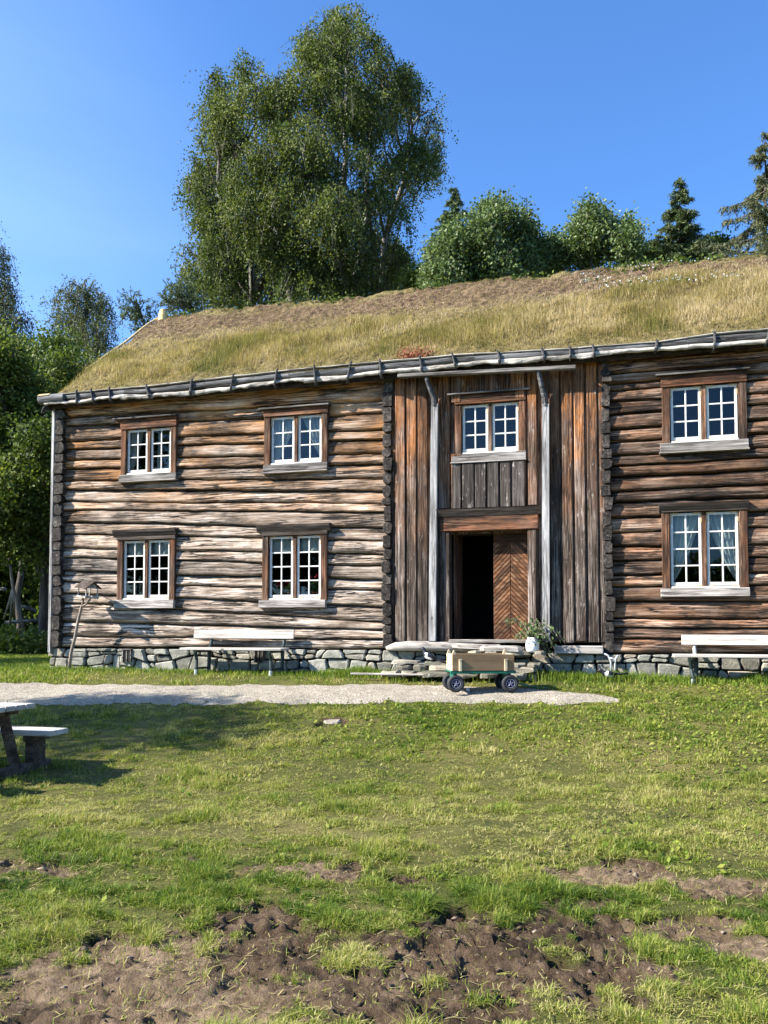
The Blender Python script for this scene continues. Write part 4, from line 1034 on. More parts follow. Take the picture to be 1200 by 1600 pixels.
# weathered plank let into the grass left of the steps
pa, pb = ground_hit(590, 1050), ground_hit(696, 1050)
pl = empty('plank', ((pa[0] + pb[0]) / 2, -1.02, .02)); tag(pl, 'long pale plank edging the grass left of the handcart', 'plank')
m = MB(); m.box((0, 0, .030), (1.35, .07, .03), bev=.008); m.build('plank_board', M['silver_h'], pl)

# ---- benches
def bench(name, x0, x1, sx0, sx1, legs, yw, zseat, zb0, zb1, label, zg):
    o = empty(name, ((sx0 + sx1) / 2, yw, zg)); tag(o, label, 'bench', 'plank benches along the house wall')
    cx = (sx0 + sx1) / 2; T = Matrix.Translation((-cx, -yw, -zg))
    ys0, ys1 = yw - .26, yw + .14
    m = MB(); m.box((cx, (ys0 + ys1) / 2, zseat), (sx1 - sx0, ys1 - ys0, .042), bev=.006); m.build('seat', M['bench'], o, M=T)
    m = MB(); m.box(((x0 + x1) / 2, yw + .195, (zb0 + zb1) / 2), (x1 - x0, .034, zb1 - zb0), rot=Matrix.Rotation(R(-8), 3, 'X'), bev=.005); m.build('backrest', M['bench'], o, M=T)
    for lx in legs:
        m = MB(); m.tube([(lx - .02, ys0 + .03, zseat - .02), (lx, ys0 + .07, zseat - .2), (lx + .02, ys0 + .03, zg + .10), (lx + .022, ys0 - .0, zg - .02)], [.034, .030, .028, .030], n=8); leg = m.build('leg', M['green_paint'], o, M=T)
        m = MB(); m.tube([(lx + .0215, ys0 + .012, zg + .075), (lx + .023, ys0 - .002, zg - .025)], [.033, .034], n=8); m.build('foot', M['foot_pale'], leg, M=T)
        m = MB(); m.tube([(lx + .10, yw + .10, zseat - .02), (lx + .10, yw + .08, zg - .02)], [.036, .036], n=8); m.build('leg', M['green_paint'], o, M=T)
        m = MB(); m.tube([(lx + .09, yw + .12, zseat), (lx + .09, yw + .19, zseat + .08), (lx + .09, yw + .245, zb0 + .10)], [.030, .028, .026], n=8); m.build('back_post', M['green_paint'] if name == 'bench' and x0 < 0 else M['foot_pale'], o, M=T)
        m = MB(); m.box((lx + .04, (ys0 + yw + .1) / 2, zg + .10), (.035, .36, .035), bev=.004, rot=Matrix.Rotation(R(-14), 3, 'Z')); m.build('foot_rail', M['green_paint'], o, M=T)
        m = MB(); m.box((lx + .04, (ys0 + yw + .12) / 2, zseat - .045), (.035, .38, .04), bev=.004, rot=Matrix.Rotation(R(-14), 3, 'Z')); m.build('seat_rail', M['green_paint'], o, M=T)
    return o
yb = -.36
bench('bench', xof(303, 990, yb + .18), xof(459, 990, yb + .18), xof(283, 1014, yb - .2), xof(441, 1014, yb - .2), [xof(307, 1030, yb - .2), xof(423, 1030, yb - .2)], yb,
      zof(360, 1014, yb - .26) - .005, zof(380, 998, yb + .18), zof(380, 984, yb + .18), 'pale plank bench under the geranium window, with dark green legs', float(gz(-3, -.5)) + .0)
bench('bench', xof(1065, 1000, yb + .18), xof(1065, 1000, yb + .18) + 2.05, xof(1053, 1024, yb - .2), xof(1053, 1024, yb - .2) + 2.02, [xof(1080, 1040, yb - .2), xof(1080, 1040, yb - .2) + 1.55], yb,
      zof(1120, 1025, yb - .26) - .005, zof(1120, 1008, yb + .18), zof(1120, 992, yb + .18), 'pale plank bench running out of the right edge of the picture', float(gz(5.6, -.5)) - .02)

# ---- handcart
cg = ground_hit(750, 1081)
cart = empty('handcart', (cg[0], cg[1], float(gz(cg[0], cg[1])) + .012), TH + R(5)); tag(cart, 'small wooden box handcart with black tyres in front of the doorway', 'cart')
L2, W2, wr = .405, .22, .128
def local_mb(): return MB()
m = MB(); m.box((0, 0, .305), (.98, .50, .022), bev=.005); m.box((0, -.235, .292), (.98, .03, .035), bev=.004); m.box((0, .235, .292), (.98, .03, .035), bev=.004); m.build('frame', M['cart_green'], cart)
zb_, zt_ = .318, .560
m = MB(); m.box((.0, -.245, (zb_ + zt_) / 2), (.925, .018, zt_ - zb_), bev=.003); m.build('side_board', M['cartwood'], cart)
m = MB(); m.box((.0, .245, (zb_ + zt_) / 2), (.925, .018, zt_ - zb_), bev=.003); m.build('side_board', M['cartwood'], cart)
m = MB(); m.box((-.455, 0, (zb_ + zt_) / 2), (.018, .47, zt_ - zb_), bev=.003); m.build('end_board', M['cartpale'], cart)
m = MB(); m.box((.455, 0, (zb_ + zt_) / 2), (.018, .47, zt_ - zb_), bev=.003); m.build('end_board', M['cartpale'], cart)
m = MB(); m.box((0, 0, zb_ + .006), (.90, .46, .012)); m.build('floor_board', M['cartwood'], cart)
for x, y in ((-.345, -.262), (.335, -.262), (-.345, .262), (.335, .262)):
    m = MB(); m.box((x, y, .395), (.040, .022, .165), bev=.004); m.box((x - .0, y, .48), (.045, .03, .012)); m.build('stake', M['cartpale'], cart)
for x, y in ((-.435, .21), (.425, .21), (-.435, -.215)):
    m = MB(); m.prism([(-.028, 0), (.028, 0), (.028, .05), (.0, .085), (-.020, .05)], -.014, .014, inset=.003, M=Matrix.Translation((x, y, .535))); m.build('corner_block', M['cartpale'], cart)
for x in (-L2, L2):
    m = MB(); m.tube([(x, -.20, wr), (x, .20, wr)], .014, n=8); m.box((x, 0, .21), (.05, .34, .14), bev=.006); m.build('axle', M['cart_green'], cart)
    for y in (-W2, W2):
        Mw = Matrix.Rotation(R(90), 3, 'X')
        m = MB(); m.lathe([(.072, -.030), (.098, -.040), (.118, -.032), (wr, -.012), (wr, .012), (.118, .032), (.098, .040), (.072, .030), (.072, -.030)], n=28, M=Mw)
        wh = m.build('wheel', M['rubber'], cart, smooth=True); wh.location = (x, y, wr)
        m = MB(); m.lathe([(.073, -.024), (.055, -.018), (.028, -.026), (.0, -.026)], n=24, M=Mw); m.lathe([(.073, .024), (.055, .018), (.028, .026), (.0, .026)], n=24, M=Mw); m.lathe([(.073, -.024), (.073, .024)], n=24, M=Mw)
        m.build('rim', M['rim'], wh, smooth=True)
        m = MB()
        for sg in (-1, 1):
            yy = sg * .0305
            ring = [(math.cos(a) * .063, yy, math.sin(a) * .063) for a in np.linspace(0, 2 * math.pi, 25)]
            m.tube(ring, .0045, n=5)
            for k in range(5):
                a = k * 2 * math.pi / 5 + .3; m.tube([(math.cos(a) * .02, yy, math.sin(a) * .02), (math.cos(a) * .043, yy, math.sin(a) * .043)], .006, n=5)
            m.lathe([(.0, .006), (.014, .004), (.014, -.004)], c=(0, yy, 0), n=10, M=Mw)
        m.build('rim_line', M['rim_line'], wh)
m = MB(); m.tube([(.47, 0, .16), (.62, .02, .10), (.90, .06, .035), (1.14, .10, .03)], [.014, .013, .013, .013], n=8); m.tube([(1.13, .02, .03), (1.15, .18, .03)], .014, n=8); m.build('handle', M['cart_green'], cart)
for (px, py, lb) in ((719, 1081, 'pale pebble wedged against the near left cart wheel'), (731, 1080, 'pale pebble lying in the shade under the handcart')):
    p = ground_hit(px, py); o = empty('pebble', (p[0], p[1], p[2] + .01)); tag(o, lb, 'stone', 'pebbles under the handcart')
    rg = random.Random(px); m = slab_stone(0, 0, .015, .06, .05, .045, rg, 6); m.build('pebble_stone', M['enamel'], o)

# ---- magpies
def magpie(px, py, Y, face, pitch, label, sc=1.0):
    p = P3(px, py, Y) if Y is not None else ground_hit(px, py)
    o = empty('magpie', (p[0], p[1], p[2]), face); tag(o, label, 'magpie', 'magpies by the house'); o.scale = (sc,) * 3
    m = MB()
    # local +x is forward; legs 7 cm
    c, s_ = math.cos(pitch), math.sin(pitch)
    def q(x, z, y=0): return (x * c - z * s_, y, .115 + x * s_ + z * c)
    m.tube([q(-.30, .020), (q(-.20, .012)), q(-.12, .010), q(-.085, .004), q(-.04, -.004), q(.01, -.006), q(.055, .006), q(.085, .030), q(.105, .052), q(.130, .060), q(.146, .058), q(.156, .054), q(.190, .046)],
           [.012, .017, .016, .030, .045, .050, .045, .032, .028, .029, .022, .010, .003], n=14)
    body = m.build('body', mat_bird, o, smooth=True)
    for sg in (-1, 1):
        m = MB(); m.tube([q(.06, .015, sg * .038), q(.01, .018, sg * .050), q(-.06, .016, sg * .040), q(-.13, .014, sg * .012)], [.012, .034, .026, .006], n=10, flat=.35); m.build('wing', mat_wing, o, smooth=True)
        m = MB(); m.tube([q(.0, -.04, sg * .018), (.0 * c + .012, sg * .020, .045), (.002, sg * .020, .004)], [.008, .004, .004], n=6)
        for a in (-.5, 0, .5): m.tube([(.002, sg * .020, .005), (.002 + .030 * math.cos(a), sg * .020 + .03 * math.sin(a), .003)], .003, n=5)
        m.build('leg', M['iron'], o)
    for sg in (-1, 1):
        m = MB(); m.lathe([(0, .0045), (.0035, .003), (.0045, 0)], c=q(.137, .066, sg * .021), n=8); m.build('eye', M['rubber'], o)
    return o
def mat_bird_(name, wing):
    s = NT(name); c = s.coord(); sp_ = s.n('SeparateXYZ', {'Vector': c})
    x, z = sp_.outputs['X'], sp_.outputs['Z']
    if wing: f = s.ramp(s.n('MapRange', {'Value': x, 'From Min': -.02, 'From Max': .05}).outputs[0], [(0.30, 0.0), (0.42, 1.0)])
    else:
        a = s.ramp(s.n('MapRange', {'Value': x, 'From Min': -.10, 'From Max': .08}).outputs[0], [(0.18, 0.0), (0.28, 1.0), (0.80, 1.0), (0.92, 0.0)])
        b = s.ramp(s.n('MapRange', {'Value': z, 'From Min': .06, 'From Max': .16}).outputs[0], [(0.50, 1.0), (0.62, 0.0)])
        f = s.m_('MULTIPLY', a, b)
    col = s.mix(f, (0.012, 0.013, 0.018), (0.80, 0.79, 0.76)); s.bsdf(col, 0.45, None, 0.4); return s.m
mat_bird = mat_bird_('magpie_plumage', False); mat_wing = mat_bird_('magpie_wing', True)
magpie(670, 1037, -.62, math.pi - .1, .42, 'black and white magpie standing upright on the stone steps', 1.12)
magpie(951, 1065, None, math.pi + .1, .02, 'black and white magpie on the grass by the bent iron rods', 1.0)

# ---- white pot with a sprawling plant on the step
pp = P3(832, 1019, -.42)
pot = empty('potted_plant', tuple(pp)); tag(pot, 'white pot with a straggling green plant beside the doorway', 'potted plant')
m = MB(); m.lathe([(.0, 0), (.085, 0), (.105, .04), (.112, .12), (.100, .18), (.078, .205), (.085, .24), (.075, .24), (.06, .20), (.0, .19)], n=24); m.build('pot', M['enamel'], pot, smooth=True)
st = MB(); LC = []
rg = np.random.default_rng(9)
for k in range(38):
    a = rg.uniform(0, 2 * np.pi); out = rg.uniform(.10, .42); up_ = rg.uniform(.02, .34); fall = rg.uniform(0, .42) * (rg.uniform() < .55)
    bx = .14 if fall > .1 else (-.12 if up_ > .2 else .0)
    pts = [np.array([0, 0, .2]), np.array([math.cos(a) * out * .5 + bx * .4, math.sin(a) * out * .4, .24 + up_ * .9]), np.array([math.cos(a) * out * .9 + bx, math.sin(a) * out * .6 - .05, .24 + up_ - fall * .6]), np.array([math.cos(a) * out * 1.05 + bx * 1.5, math.sin(a) * out * .65 - .06, .20 + up_ * .9 - fall])]
    st.tube(pts, [.005, .004, .003, .002], n=5)
    for j in range(15):
        t = rg.uniform(.25, 3); i = min(int(t), 2); f = t - i; LC.append(pts[i] * (1 - f) + pts[i + 1] * f + rg.normal(0, .025, 3))
st.build('stems', M['stick'], pot)
V, F, T = leaf_quads(np.array(LC), .055, .028, .2, np.clip(RNG.normal(.55, .25, len(LC)), 0, 1)); mk('foliage', V, F, M['plant_leaf'], pot, attrs={'tint': T})

# ---- bent pale rods at the foot of the right corner
a0 = ground_hit(954, 1054)
rods = empty('bent_iron_rods', (a0[0], -.13, 0)); tag(rods, 'two pale bent iron rods standing against the foundation by the log corner', 'iron rods')
for pts in ([(943, 1021), (950, 1024), (954.5, 1034), (955, 1056)], [(966, 1024), (962, 1029), (961, 1038), (961.5, 1056)], [(951.5, 1028), (958, 1029), (961, 1036)]):
    m = MB(); m.tube([Vector(P3(a, b, -.14)) - Vector(rods.location) for a, b in pts], [.016] * len(pts), n=8); m.build('rod', M['metal'], rods, smooth=True)

# ---- bird feeder on a crooked stick
fy = -.36
fb = P3(108, 1042, fy)
fd = empty('bird_feeder', (fb[0], fb[1], float(gz(fb[0], fb[1])) - .02)); tag(fd, 'open gabled bird feeder on a crooked leaning stick', 'bird feeder')
def fp(px, py, y=fy): return Vector(P3(px, py, y)) - Vector(fd.location)
m = MB(); m.tube([Vector((0, 0, 0)), fp(111, 1020), fp(117.5, 995), fp(121.5, 972), fp(127, 950), fp(129.5, 943), fp(129.5, 932)], [.034, .032, .030, .027, .027, .022, .018], n=9)
m.build('pole', M['stick'], fd, smooth=True)
m = MB(); m.tube([fp(128.5, 947), fp(134, 944.5), fp(139, 939), fp(143, 933, fy + .02)], [.022, .019, .017, .015], n=8); m.build('branch', M['stick'], fd, smooth=True)
fc = fp(137, 934, fy)                              # middle of the floor
FR = Matrix.Translation(fc) @ Matrix.Rotation(R(-30), 4, 'Z') @ Matrix.Rotation(R(5), 4, 'Y')
lx, ly = .17, .13
m = MB(); m.box((0, 0, 0), (2 * lx + .04, 2 * ly, .018), bev=.003)
for sg in (-1, 1): m.box((0, sg * ly, .018), (2 * lx + .04, .014, .035)); m.box((sg * (lx + .015), 0, .018), (.014, 2 * ly, .035))
m.build('feeder_floor', M['silver_h'], fd, M=FR)
for sx_k in (-1, 1):
    for sy_k in (-1, 1):
        m = MB(); m.box((sx_k * lx, sy_k * (ly - .02), .10), (.018, .018, .20)); m.build('post', M['silver'], fd, M=FR)
m = MB()
for sg in (-1, 1):
    m.box((0, sg * .082, .248), (2 * lx + .16, .215, .014), rot=Matrix.Rotation(R(-38 * sg), 3, 'X'), bev=.002)
m.build('feeder_roof', M['cap'], fd, M=FR)
for sg in (-1, 1):
    m = MB(); m.prism([(-ly + .01, .19), (ly - .01, .19), (0, .30)], -.008, .008, M=Matrix.Translation((sg * (lx + .005), 0, 0)) @ Matrix(((0, 1, 0, 0), (1, 0, 0, 0), (0, 0, 1, 0), (0, 0, 0, 1)))); m.build('gable', M['silver'], fd, M=FR)

# ---- picnic table, half out of the frame at the left
tg = ground_hit(70, 1201)
tb = empty('picnic_table', tuple(tg), R(0)); tag(tb, 'heavy plank picnic table with a built-on bench at the left edge', 'picnic table')
tp_ = proj(tg)[2]
# local frame: A along the bench (towards the far left), B from the bench under the table (left and nearer)
PA = ground_hit(70, 1201)
aA = math.atan2(RT[1], RT[0]) + R(180 - 14)        # bench direction seen from the near end
Av = Vector((math.cos(aA), math.sin(aA), 0)); Bv = Vector((math.cos(aA + R(88)), math.sin(aA + R(88)), 0))
TM = Matrix(((Av.x, Bv.x, 0, 0), (Av.y, Bv.y, 0, 0), (0, 0, 1, 0), (0, 0, 0, 1)))
def tbox(m, a0, a1, b0, b1, z0, z1, **k): m.span(a0, a1, b0, b1, z0, z1, **k); return m
zs, zt_ = .425, .74
def picnic():
    for b in (0.0, 1.30):
        m = MB(); tbox(m, -.17, 1.85, b - .16, b + .16, zs - .055, zs, bev=.006); m.build('bench_seat', M['table_top'], tb, M=TM)
        for a in (.12, 1.55):
            m = MB(); tbox(m, a - .045, a + .055, b - .11, b + .10, .06, zs - .12, bev=.006); m.build('seat_post', M['table'], tb, M=TM)
            m = MB(); tbox(m, a - .045, a + .045, b - .18, b + .15, zs - .12, zs - .056, bev=.006); m.build('seat_cleat', M['table'], tb, M=TM)
    for a in (.12, 1.55):
        m = MB(); tbox(m, a - .05, a + .05, -.20, 1.50, -.02, .075, bev=.008); m.build('foot_beam', M['table'], tb, M=TM)
        for (b0, b1) in ((.30, .50), (1.0, .80)):
            m = MB(); m.tube([(a, b0, .06), (a, b1, zt_ - .1)], [.075, .075], n=4); m.build('table_leg', M['table'], tb, M=TM)
        m = MB(); tbox(m, a - .04, a + .04, .31, .99, zt_ - .115, zt_ - .052, bev=.006); m.build('table_cleat', M['table'], tb, M=TM)
    for k in range(5):
        m = MB(); b = .31 + k * .145; tbox(m, -.12, 1.85, b - .0, b + .137, zt_ - .05, zt_, bev=.006, rnd=random.random()); m.build('table_plank', M['table_top'], tb, M=TM)
picnic()

# ---- stone on the lawn
p = ground_hit(519, 1129); o = empty('lawn_stone', (p[0], p[1], p[2])); tag(o, 'small flat grey stone lying in the lawn below the path', 'stone')
m = slab_stone(0, 0, .004, .24, .24, .03, random.Random(3), 9); m.build('stone_body', M['step_stone'], o)

# ---- things behind the panes
def curtain(w, a, b, edge, label, yy=.075, seed=0, tmin=0.0):
    """hangs from the top of window w; edge(t) gives the two side fractions at height t (1 = top)"""
    x0, x1 = w['x0'], w['x1']; wd = x1 - x0; zb, zt = w['sb'], w['st']
    o = empty('curtain', (x0 + wd * (a + b) / 2, yy, zt)); tag(o, label, 'curtain', 'white curtains behind the panes')
    n, mrow = 40, 24; V = []
    for j in range(mrow):
        t = 1 - (1 - tmin) * j / (mrow - 1); e0, e1 = edge(t)
        for i in range(n):
            u = i / (n - 1); x = x0 + wd * (e0 + (e1 - e0) * u); z = zb + (zt - zb) * t
            V.append((x, yy + .022 * math.sin(u * 34 + seed) * (.5 + .5 * t) + .01 * math.sin(u * 13 + j * .3), z))
    V = np.array(V) - np.array(o.location); V2 = V + np.array([0, .004, 0]); nV = len(V)
    F = grid_faces(mrow, n)
    mk('drape', np.concatenate([V, V2]), np.concatenate([F, F[:, ::-1] + nV]), M['cloth'], o, {'tint': np.tile(RNG.uniform(.3, 1, n), 2 * mrow)}, smooth=True)
S = lambda t, p: max(0, t) ** p
curtain(W[6], .05, .5, lambda t: (.06, .10 + .40 * S(t, .75)), 'curtain drawn left in the lower window above the right bench')
curtain(W[6], .5, .95, lambda t: (.93 - .43 * S(t, .75), .95), 'curtain drawn right in the lower window above the right bench', seed=2)
curtain(W[1], .05, .5, lambda t: (.08, .16 + .32 * S(t, .8)), 'curtain drawn left in the upper window over the geranium window')
curtain(W[1], .5, .95, lambda t: (.90 - .34 * S(t, .8), .95), 'curtain drawn right in the upper window over the geranium window', seed=3)
curtain(W[0], .05, .4, lambda t: (.06, .10 + .24 * S(t, .6)), 'curtain at the left of the upper window nearest the eave end', seed=1)
curtain(W[0], .6, .95, lambda t: (.60 + .02 * t, .68), 'narrow white curtain strip in the upper window nearest the eave end', seed=4)
curtain(W[0], .8, .95, lambda t: (.80, .95), 'white curtain at the right of the upper window nearest the eave end', seed=6)
w4 = W[3]
curtain(W[2], .1, .9, lambda t: (.08, .92), 'short curtain across the top of the lower window by the bird feeder', seed=8, tmin=.76)
curtain(W[3], .1, .9, lambda t: (.08, .92), 'short curtain across the top of the geranium window', seed=9, tmin=.74)
def geranium(fx, dz, label, nf=9):
    x = w4['x0'] + (w4['x1'] - w4['x0']) * fx
    o = empty('geranium', (x, .16, w4['sb'] - .02)); tag(o, label, 'potted plant', 'geraniums on the window sill')
    m = MB(); m.lathe([(0, 0), (.05, 0), (.068, .11), (.075, .11), (.075, .13), (.06, .13), (0, .12)], n=16); m.build('pot', M['terracotta'], o, smooth=True)
    c = RNG.normal(0, 1, (150, 3)) * np.array([.055, .04, .05]) + np.array([0, 0, .2 + dz * .4]); V, F, T = leaf_quads(c, .05, .045, 0, np.clip(RNG.normal(.6, .2, 150), 0, 1)); mk('foliage', V, F, M['plant_leaf'], o, {'tint': T})
    m = MB()
    for k in range(nf):
        a = RNG.uniform(-.09, .09); z = .26 + dz + RNG.uniform(-.03, .05); m.lathe([(0, .022), (.018, .014), (.024, 0), (.016, -.014), (0, -.02)], c=(a, RNG.uniform(-.06, .0), z), n=8)
    m.build('blossom', M['petal'], o)
geranium(.22, .0, 'red geranium in a clay pot behind the left sash of a lower window'); geranium(.36, .02, 'red geranium beside the centre post of a lower window'); geranium(.74, .14, 'tall red geranium behind the right sash of a lower window', 5)
o = empty('jug', (w4['x0'] + (w4['x1'] - w4['x0']) * .575, .13, w4['sb'])); tag(o, 'white enamel jug behind the panes beside the geraniums', 'jug')
m = MB(); m.lathe([(0, 0), (.055, 0), (.068, .05), (.060, .12), (.04, .17), (.05, .21), (.042, .21), (.032, .17), (0, .16)], n=18); m.build('jug_body', M['enamel'], o, smooth=True)
m = MB(); m.tube([(.045, 0, .18), (.10, 0, .16), (.10, 0, .08), (.062, 0, .06)], .008, n=6); m.build('handle', M['enamel'], o)
o = empty('sill_pot', (w4['x0'] + (w4['x1'] - w4['x0']) * .665, .14, w4['sb'])); tag(o, 'small white pot behind the panes, right of the jug', 'pot')
m = MB(); m.lathe([(0, 0), (.04, 0), (.052, .12), (.044, .12), (.035, .02), (0, .02)], n=16); m.build('pot_body', M['enamel'], o, smooth=True)
# ================================================================== trees
def tube_np(pts, rad, n=6):
    pts = np.asarray(pts, float); d = np.gradient(pts, axis=0); d /= np.linalg.norm(d, axis=1, keepdims=True) + 1e-9
    a = np.cross(d, np.array([.31, .87, .12])); a /= np.linalg.norm(a, axis=1, keepdims=True) + 1e-9; b = np.cross(d, a)
    th = np.arange(n) * 2 * np.pi / n
    V = pts[:, None] + (a[:, None] * np.cos(th)[None, :, None] + b[:, None] * np.sin(th)[None, :, None]) * np.asarray(rad)[:, None, None]
    i = np.arange(len(pts) * n).reshape(len(pts), n)
    F = np.stack([i[:-1], np.roll(i, -1, 1)[:-1], np.roll(i, -1, 1)[1:], i[1:]], -1).reshape(-1, 4)
    return V.reshape(-1, 3), F
def join(parts):
    V, F, o = [], [], 0
    for v, f in parts: V.append(v); F.append(f + o); o += len(v)
    return np.concatenate(V), np.concatenate(F)
def bez(p0, p1, p2, n=8):
    t = np.linspace(0, 1, n)[:, None]; return p0 * (1 - t) ** 2 + 2 * p1 * t * (1 - t) + p2 * t * t
def blob_tree(name, base, stems, blobs, nleaf, ll, lw, droop, twig, mleaf, mtrunk, label, group=None, seed=0, per=14, surf=2.4, stemr=.16, spread=.05, twigs=True, cat='tree', tb=0.0, rimcut=False):
    """stems: list of point lists; blobs rows (x,y,z,rx,ry,rz)"""
    rg = np.random.default_rng(seed); blobs = np.asarray(blobs, float)
    o = empty(name, tuple(base)); tag(o, label, cat, group); B = np.asarray(base, float)
    parts = []; stp = []
    allst = []
    for st in stems:
        st = np.asarray(st, float); tt = np.linspace(0, 1, len(st)); t2 = np.linspace(0, 1, 14)
        P = np.stack([np.interp(t2, tt, st[:, k]) for k in range(3)], -1); P[1:-1] += rg.normal(0, .04, (12, 3)) * np.linalg.norm(st[-1] - st[0]) * .12
        stp.append(tube_np(P, stemr * (1 - .9 * t2) ** .8 + .01, 8)); allst.append(P)
    SP = np.concatenate(allst)
    for b in blobs:
        c = b[:3]; dz = c[2] - SP[:, 2]; dh = np.linalg.norm((SP - c)[:, :2], axis=1)
        cost = np.abs(dz - dh * .9) + dh * 1.3 + (dz < 0) * 3; s0 = SP[np.argmin(cost)]
        mid = (s0 + c) / 2 + np.array([0, 0, (-.08 if rimcut else .08) * np.linalg.norm(c - s0)])
        L = np.linalg.norm(c - s0); parts.append(tube_np(bez(s0, mid, c), np.linspace(.025 + .012 * L, .010, 8) * min(1, stemr / .12), 5))
        for k in range(5):
            e = c + np.clip(rg.normal(0, .45, 3), -.8, .8) * b[3:6]; parts.append(tube_np(bez(s0 * .16 + mid * .48 + c * .36, c * .7 + e * .3, e, 6), np.linspace(.016, .005, 6), 4))
    w = (blobs[:, 3] * blobs[:, 5]); w = w / w.sum(); nt = nleaf // per
    bi = rg.choice(len(blobs), nt, p=w); dirs = rg.normal(0, 1, (nt, 3)); dirs /= np.linalg.norm(dirs, axis=1, keepdims=True)
    rad = rg.uniform(0, 1, nt) ** (1 / surf)
    ns = .72 + .5 * vn(dirs[:, 0] * 2.2 + bi * 3.1, dirs[:, 1] * 2.2, dirs[:, 2] * 2.2, seed)
    p = blobs[bi, :3] + dirs * (rad * ns)[:, None] * blobs[bi, 3:6]
    if rimcut:
        kv = vn(p[:, 0] * .72, p[:, 1] * .72, p[:, 2] * .55, seed + 7) * .7 + .3 * vn(p[:, 0] * 1.9, p[:, 1] * 1.9, p[:, 2] * 1.5, seed + 8); kk = kv > .42; bi, dirs, p = bi[kk], dirs[kk], p[kk]; nt = len(p)
    oh = dirs * np.array([1, 1, .45]); td = oh * (1 - droop) + np.array([0, 0, -1.0]) * droop + np.array([0, 0, .35]) * (1 - droop) + rg.normal(0, .3, (nt, 3)); td /= np.linalg.norm(td, axis=1, keepdims=True)
    tl = twig * rg.uniform(.5, 1.4, nt)
    t = rg.uniform(0, 1, (nt, per)); sag = np.array([0, 0, -1.0]) * droop
    q = p[:, None] + td[:, None] * (tl[:, None] * t)[..., None] + sag * ((tl[:, None] * t ** 2) * .5)[..., None] + rg.normal(0, spread, (nt, per, 3))
    q = q.reshape(-1, 3)
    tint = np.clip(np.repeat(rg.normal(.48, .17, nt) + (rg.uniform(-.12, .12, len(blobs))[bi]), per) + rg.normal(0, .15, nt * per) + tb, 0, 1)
    V, F, T = leaf_quads(q, ll, lw, droop * 1.2, tint, rg)
    if twigs:
        kk = rg.uniform(0, 1, nt) < .5; e = p + td * tl[:, None] + sag * (tl * .5)[:, None]; sd = np.cross(td, rg.normal(0, 1, (nt, 3))); sd /= np.linalg.norm(sd, axis=1, keepdims=True); sd *= .007
        m_ = (p + e) / 2 - sag * (tl * .10)[:, None]
        tv = np.stack([p - sd, p + sd, m_ + sd, m_ - sd, e + sd * .4, e - sd * .4], 1)[kk]; nk = len(tv); i = np.arange(nk)[:, None] * 6
        parts.append((tv.reshape(-1, 3), np.concatenate([i + np.array([[0, 1, 2, 3]]), i + np.array([[3, 2, 4, 5]])])))
    TV, TF = join(stp)
    mk('trunk', TV - B, TF, mtrunk, o, {'rnd': np.full(len(TV), rg.uniform())}, smooth=True)
    TV, TF = join(parts)
    mk('branches', TV - B, TF, M['trunk'], o, {'rnd': np.full(len(TV), rg.uniform())}, smooth=True)
    mk('crown', V - B, F, mleaf, o, {'tint': T})
    return o
def pxblobs(lst, depth, jit, thick=.8, seed=0, dz=0.0):
    """blobs measured in the photo (centre, half-width, half-height) set at a distance, spread in depth over the crown's own thickness"""
    rg = np.random.default_rng(seed); out = []
    for (px, py, rx, ry) in lst:
        d = depth + dz + rg.uniform(-jit, jit); k = d / FPX; out.append((*PD(px, py, d), rx * k, rx * k * thick + .2, ry * k))
    return out
def pxline(lst, depth): return [PD(a, b, depth) for a, b in lst]
def grounded(px, depth, sink=.1):
    p = PD(px, 1000, depth); p[2] = float(gz0(p[0], p[1])) - sink; return p

# the great birch behind the house
D = 34.5
bl = [(540, 30, 22, 26), (560, 72, 44, 40), (500, 90, 42, 46), (595, 100, 28, 32), (470, 62, 16, 26), (520, 48, 24, 30), (606, 72, 12, 14),
      (385, 108, 24, 32), (398, 155, 40, 46), (350, 165, 28, 34), (338, 205, 26, 34), (372, 205, 40, 44), (340, 125, 14, 16), (425, 130, 18, 28),
      (465, 150, 46, 48), (530, 155, 48, 58), (590, 165, 38, 44), (480, 220, 52, 48), (425, 232, 48, 48), (500, 265, 42, 42), (380, 255, 46, 46), (332, 268, 36, 36), (317, 300, 20, 34), (312, 268, 16, 16),
      (626, 118, 20, 22), (642, 150, 22, 30), (664, 205, 24, 38), (672, 232, 16, 28), (645, 245, 32, 44), (618, 262, 24, 40), (640, 180, 16, 24), (660, 170, 16, 22),
      (615, 310, 24, 40), (630, 335, 14, 30), (335, 338, 34, 40), (390, 330, 52, 56), (450, 322, 50, 56), (520, 330, 54, 56), (580, 325, 44, 56), (320, 398, 16, 26), (345, 405, 42, 46), (400, 405, 50, 56), (465, 405, 56, 56), (535, 405, 56, 56), (595, 395, 40, 56), (622, 405, 20, 42),
      (330, 445, 32, 32), (395, 460, 60, 32), (480, 455, 60, 34), (555, 445, 56, 34), (610, 440, 26, 32), (303, 425, 14, 24), (560, 245, 24, 26), (575, 215, 18, 16),
      (478, 42, 9, 14), (505, 20, 9, 12), (562, 14, 8, 12), (585, 62, 12, 14), (630, 108, 10, 14), (655, 135, 10, 12), (676, 190, 10, 14), (686, 215, 8, 14), (338, 110, 8, 10), (325, 150, 10, 10), (318, 175, 10, 10), (312, 215, 10, 10), (302, 245, 9, 10), (296, 285, 9, 16), (290, 385, 9, 14), (288, 420, 8, 16), (400, 88, 9, 14), (440, 112, 8, 14), (450, 130, 12, 14), (520, 12, 7, 10)]
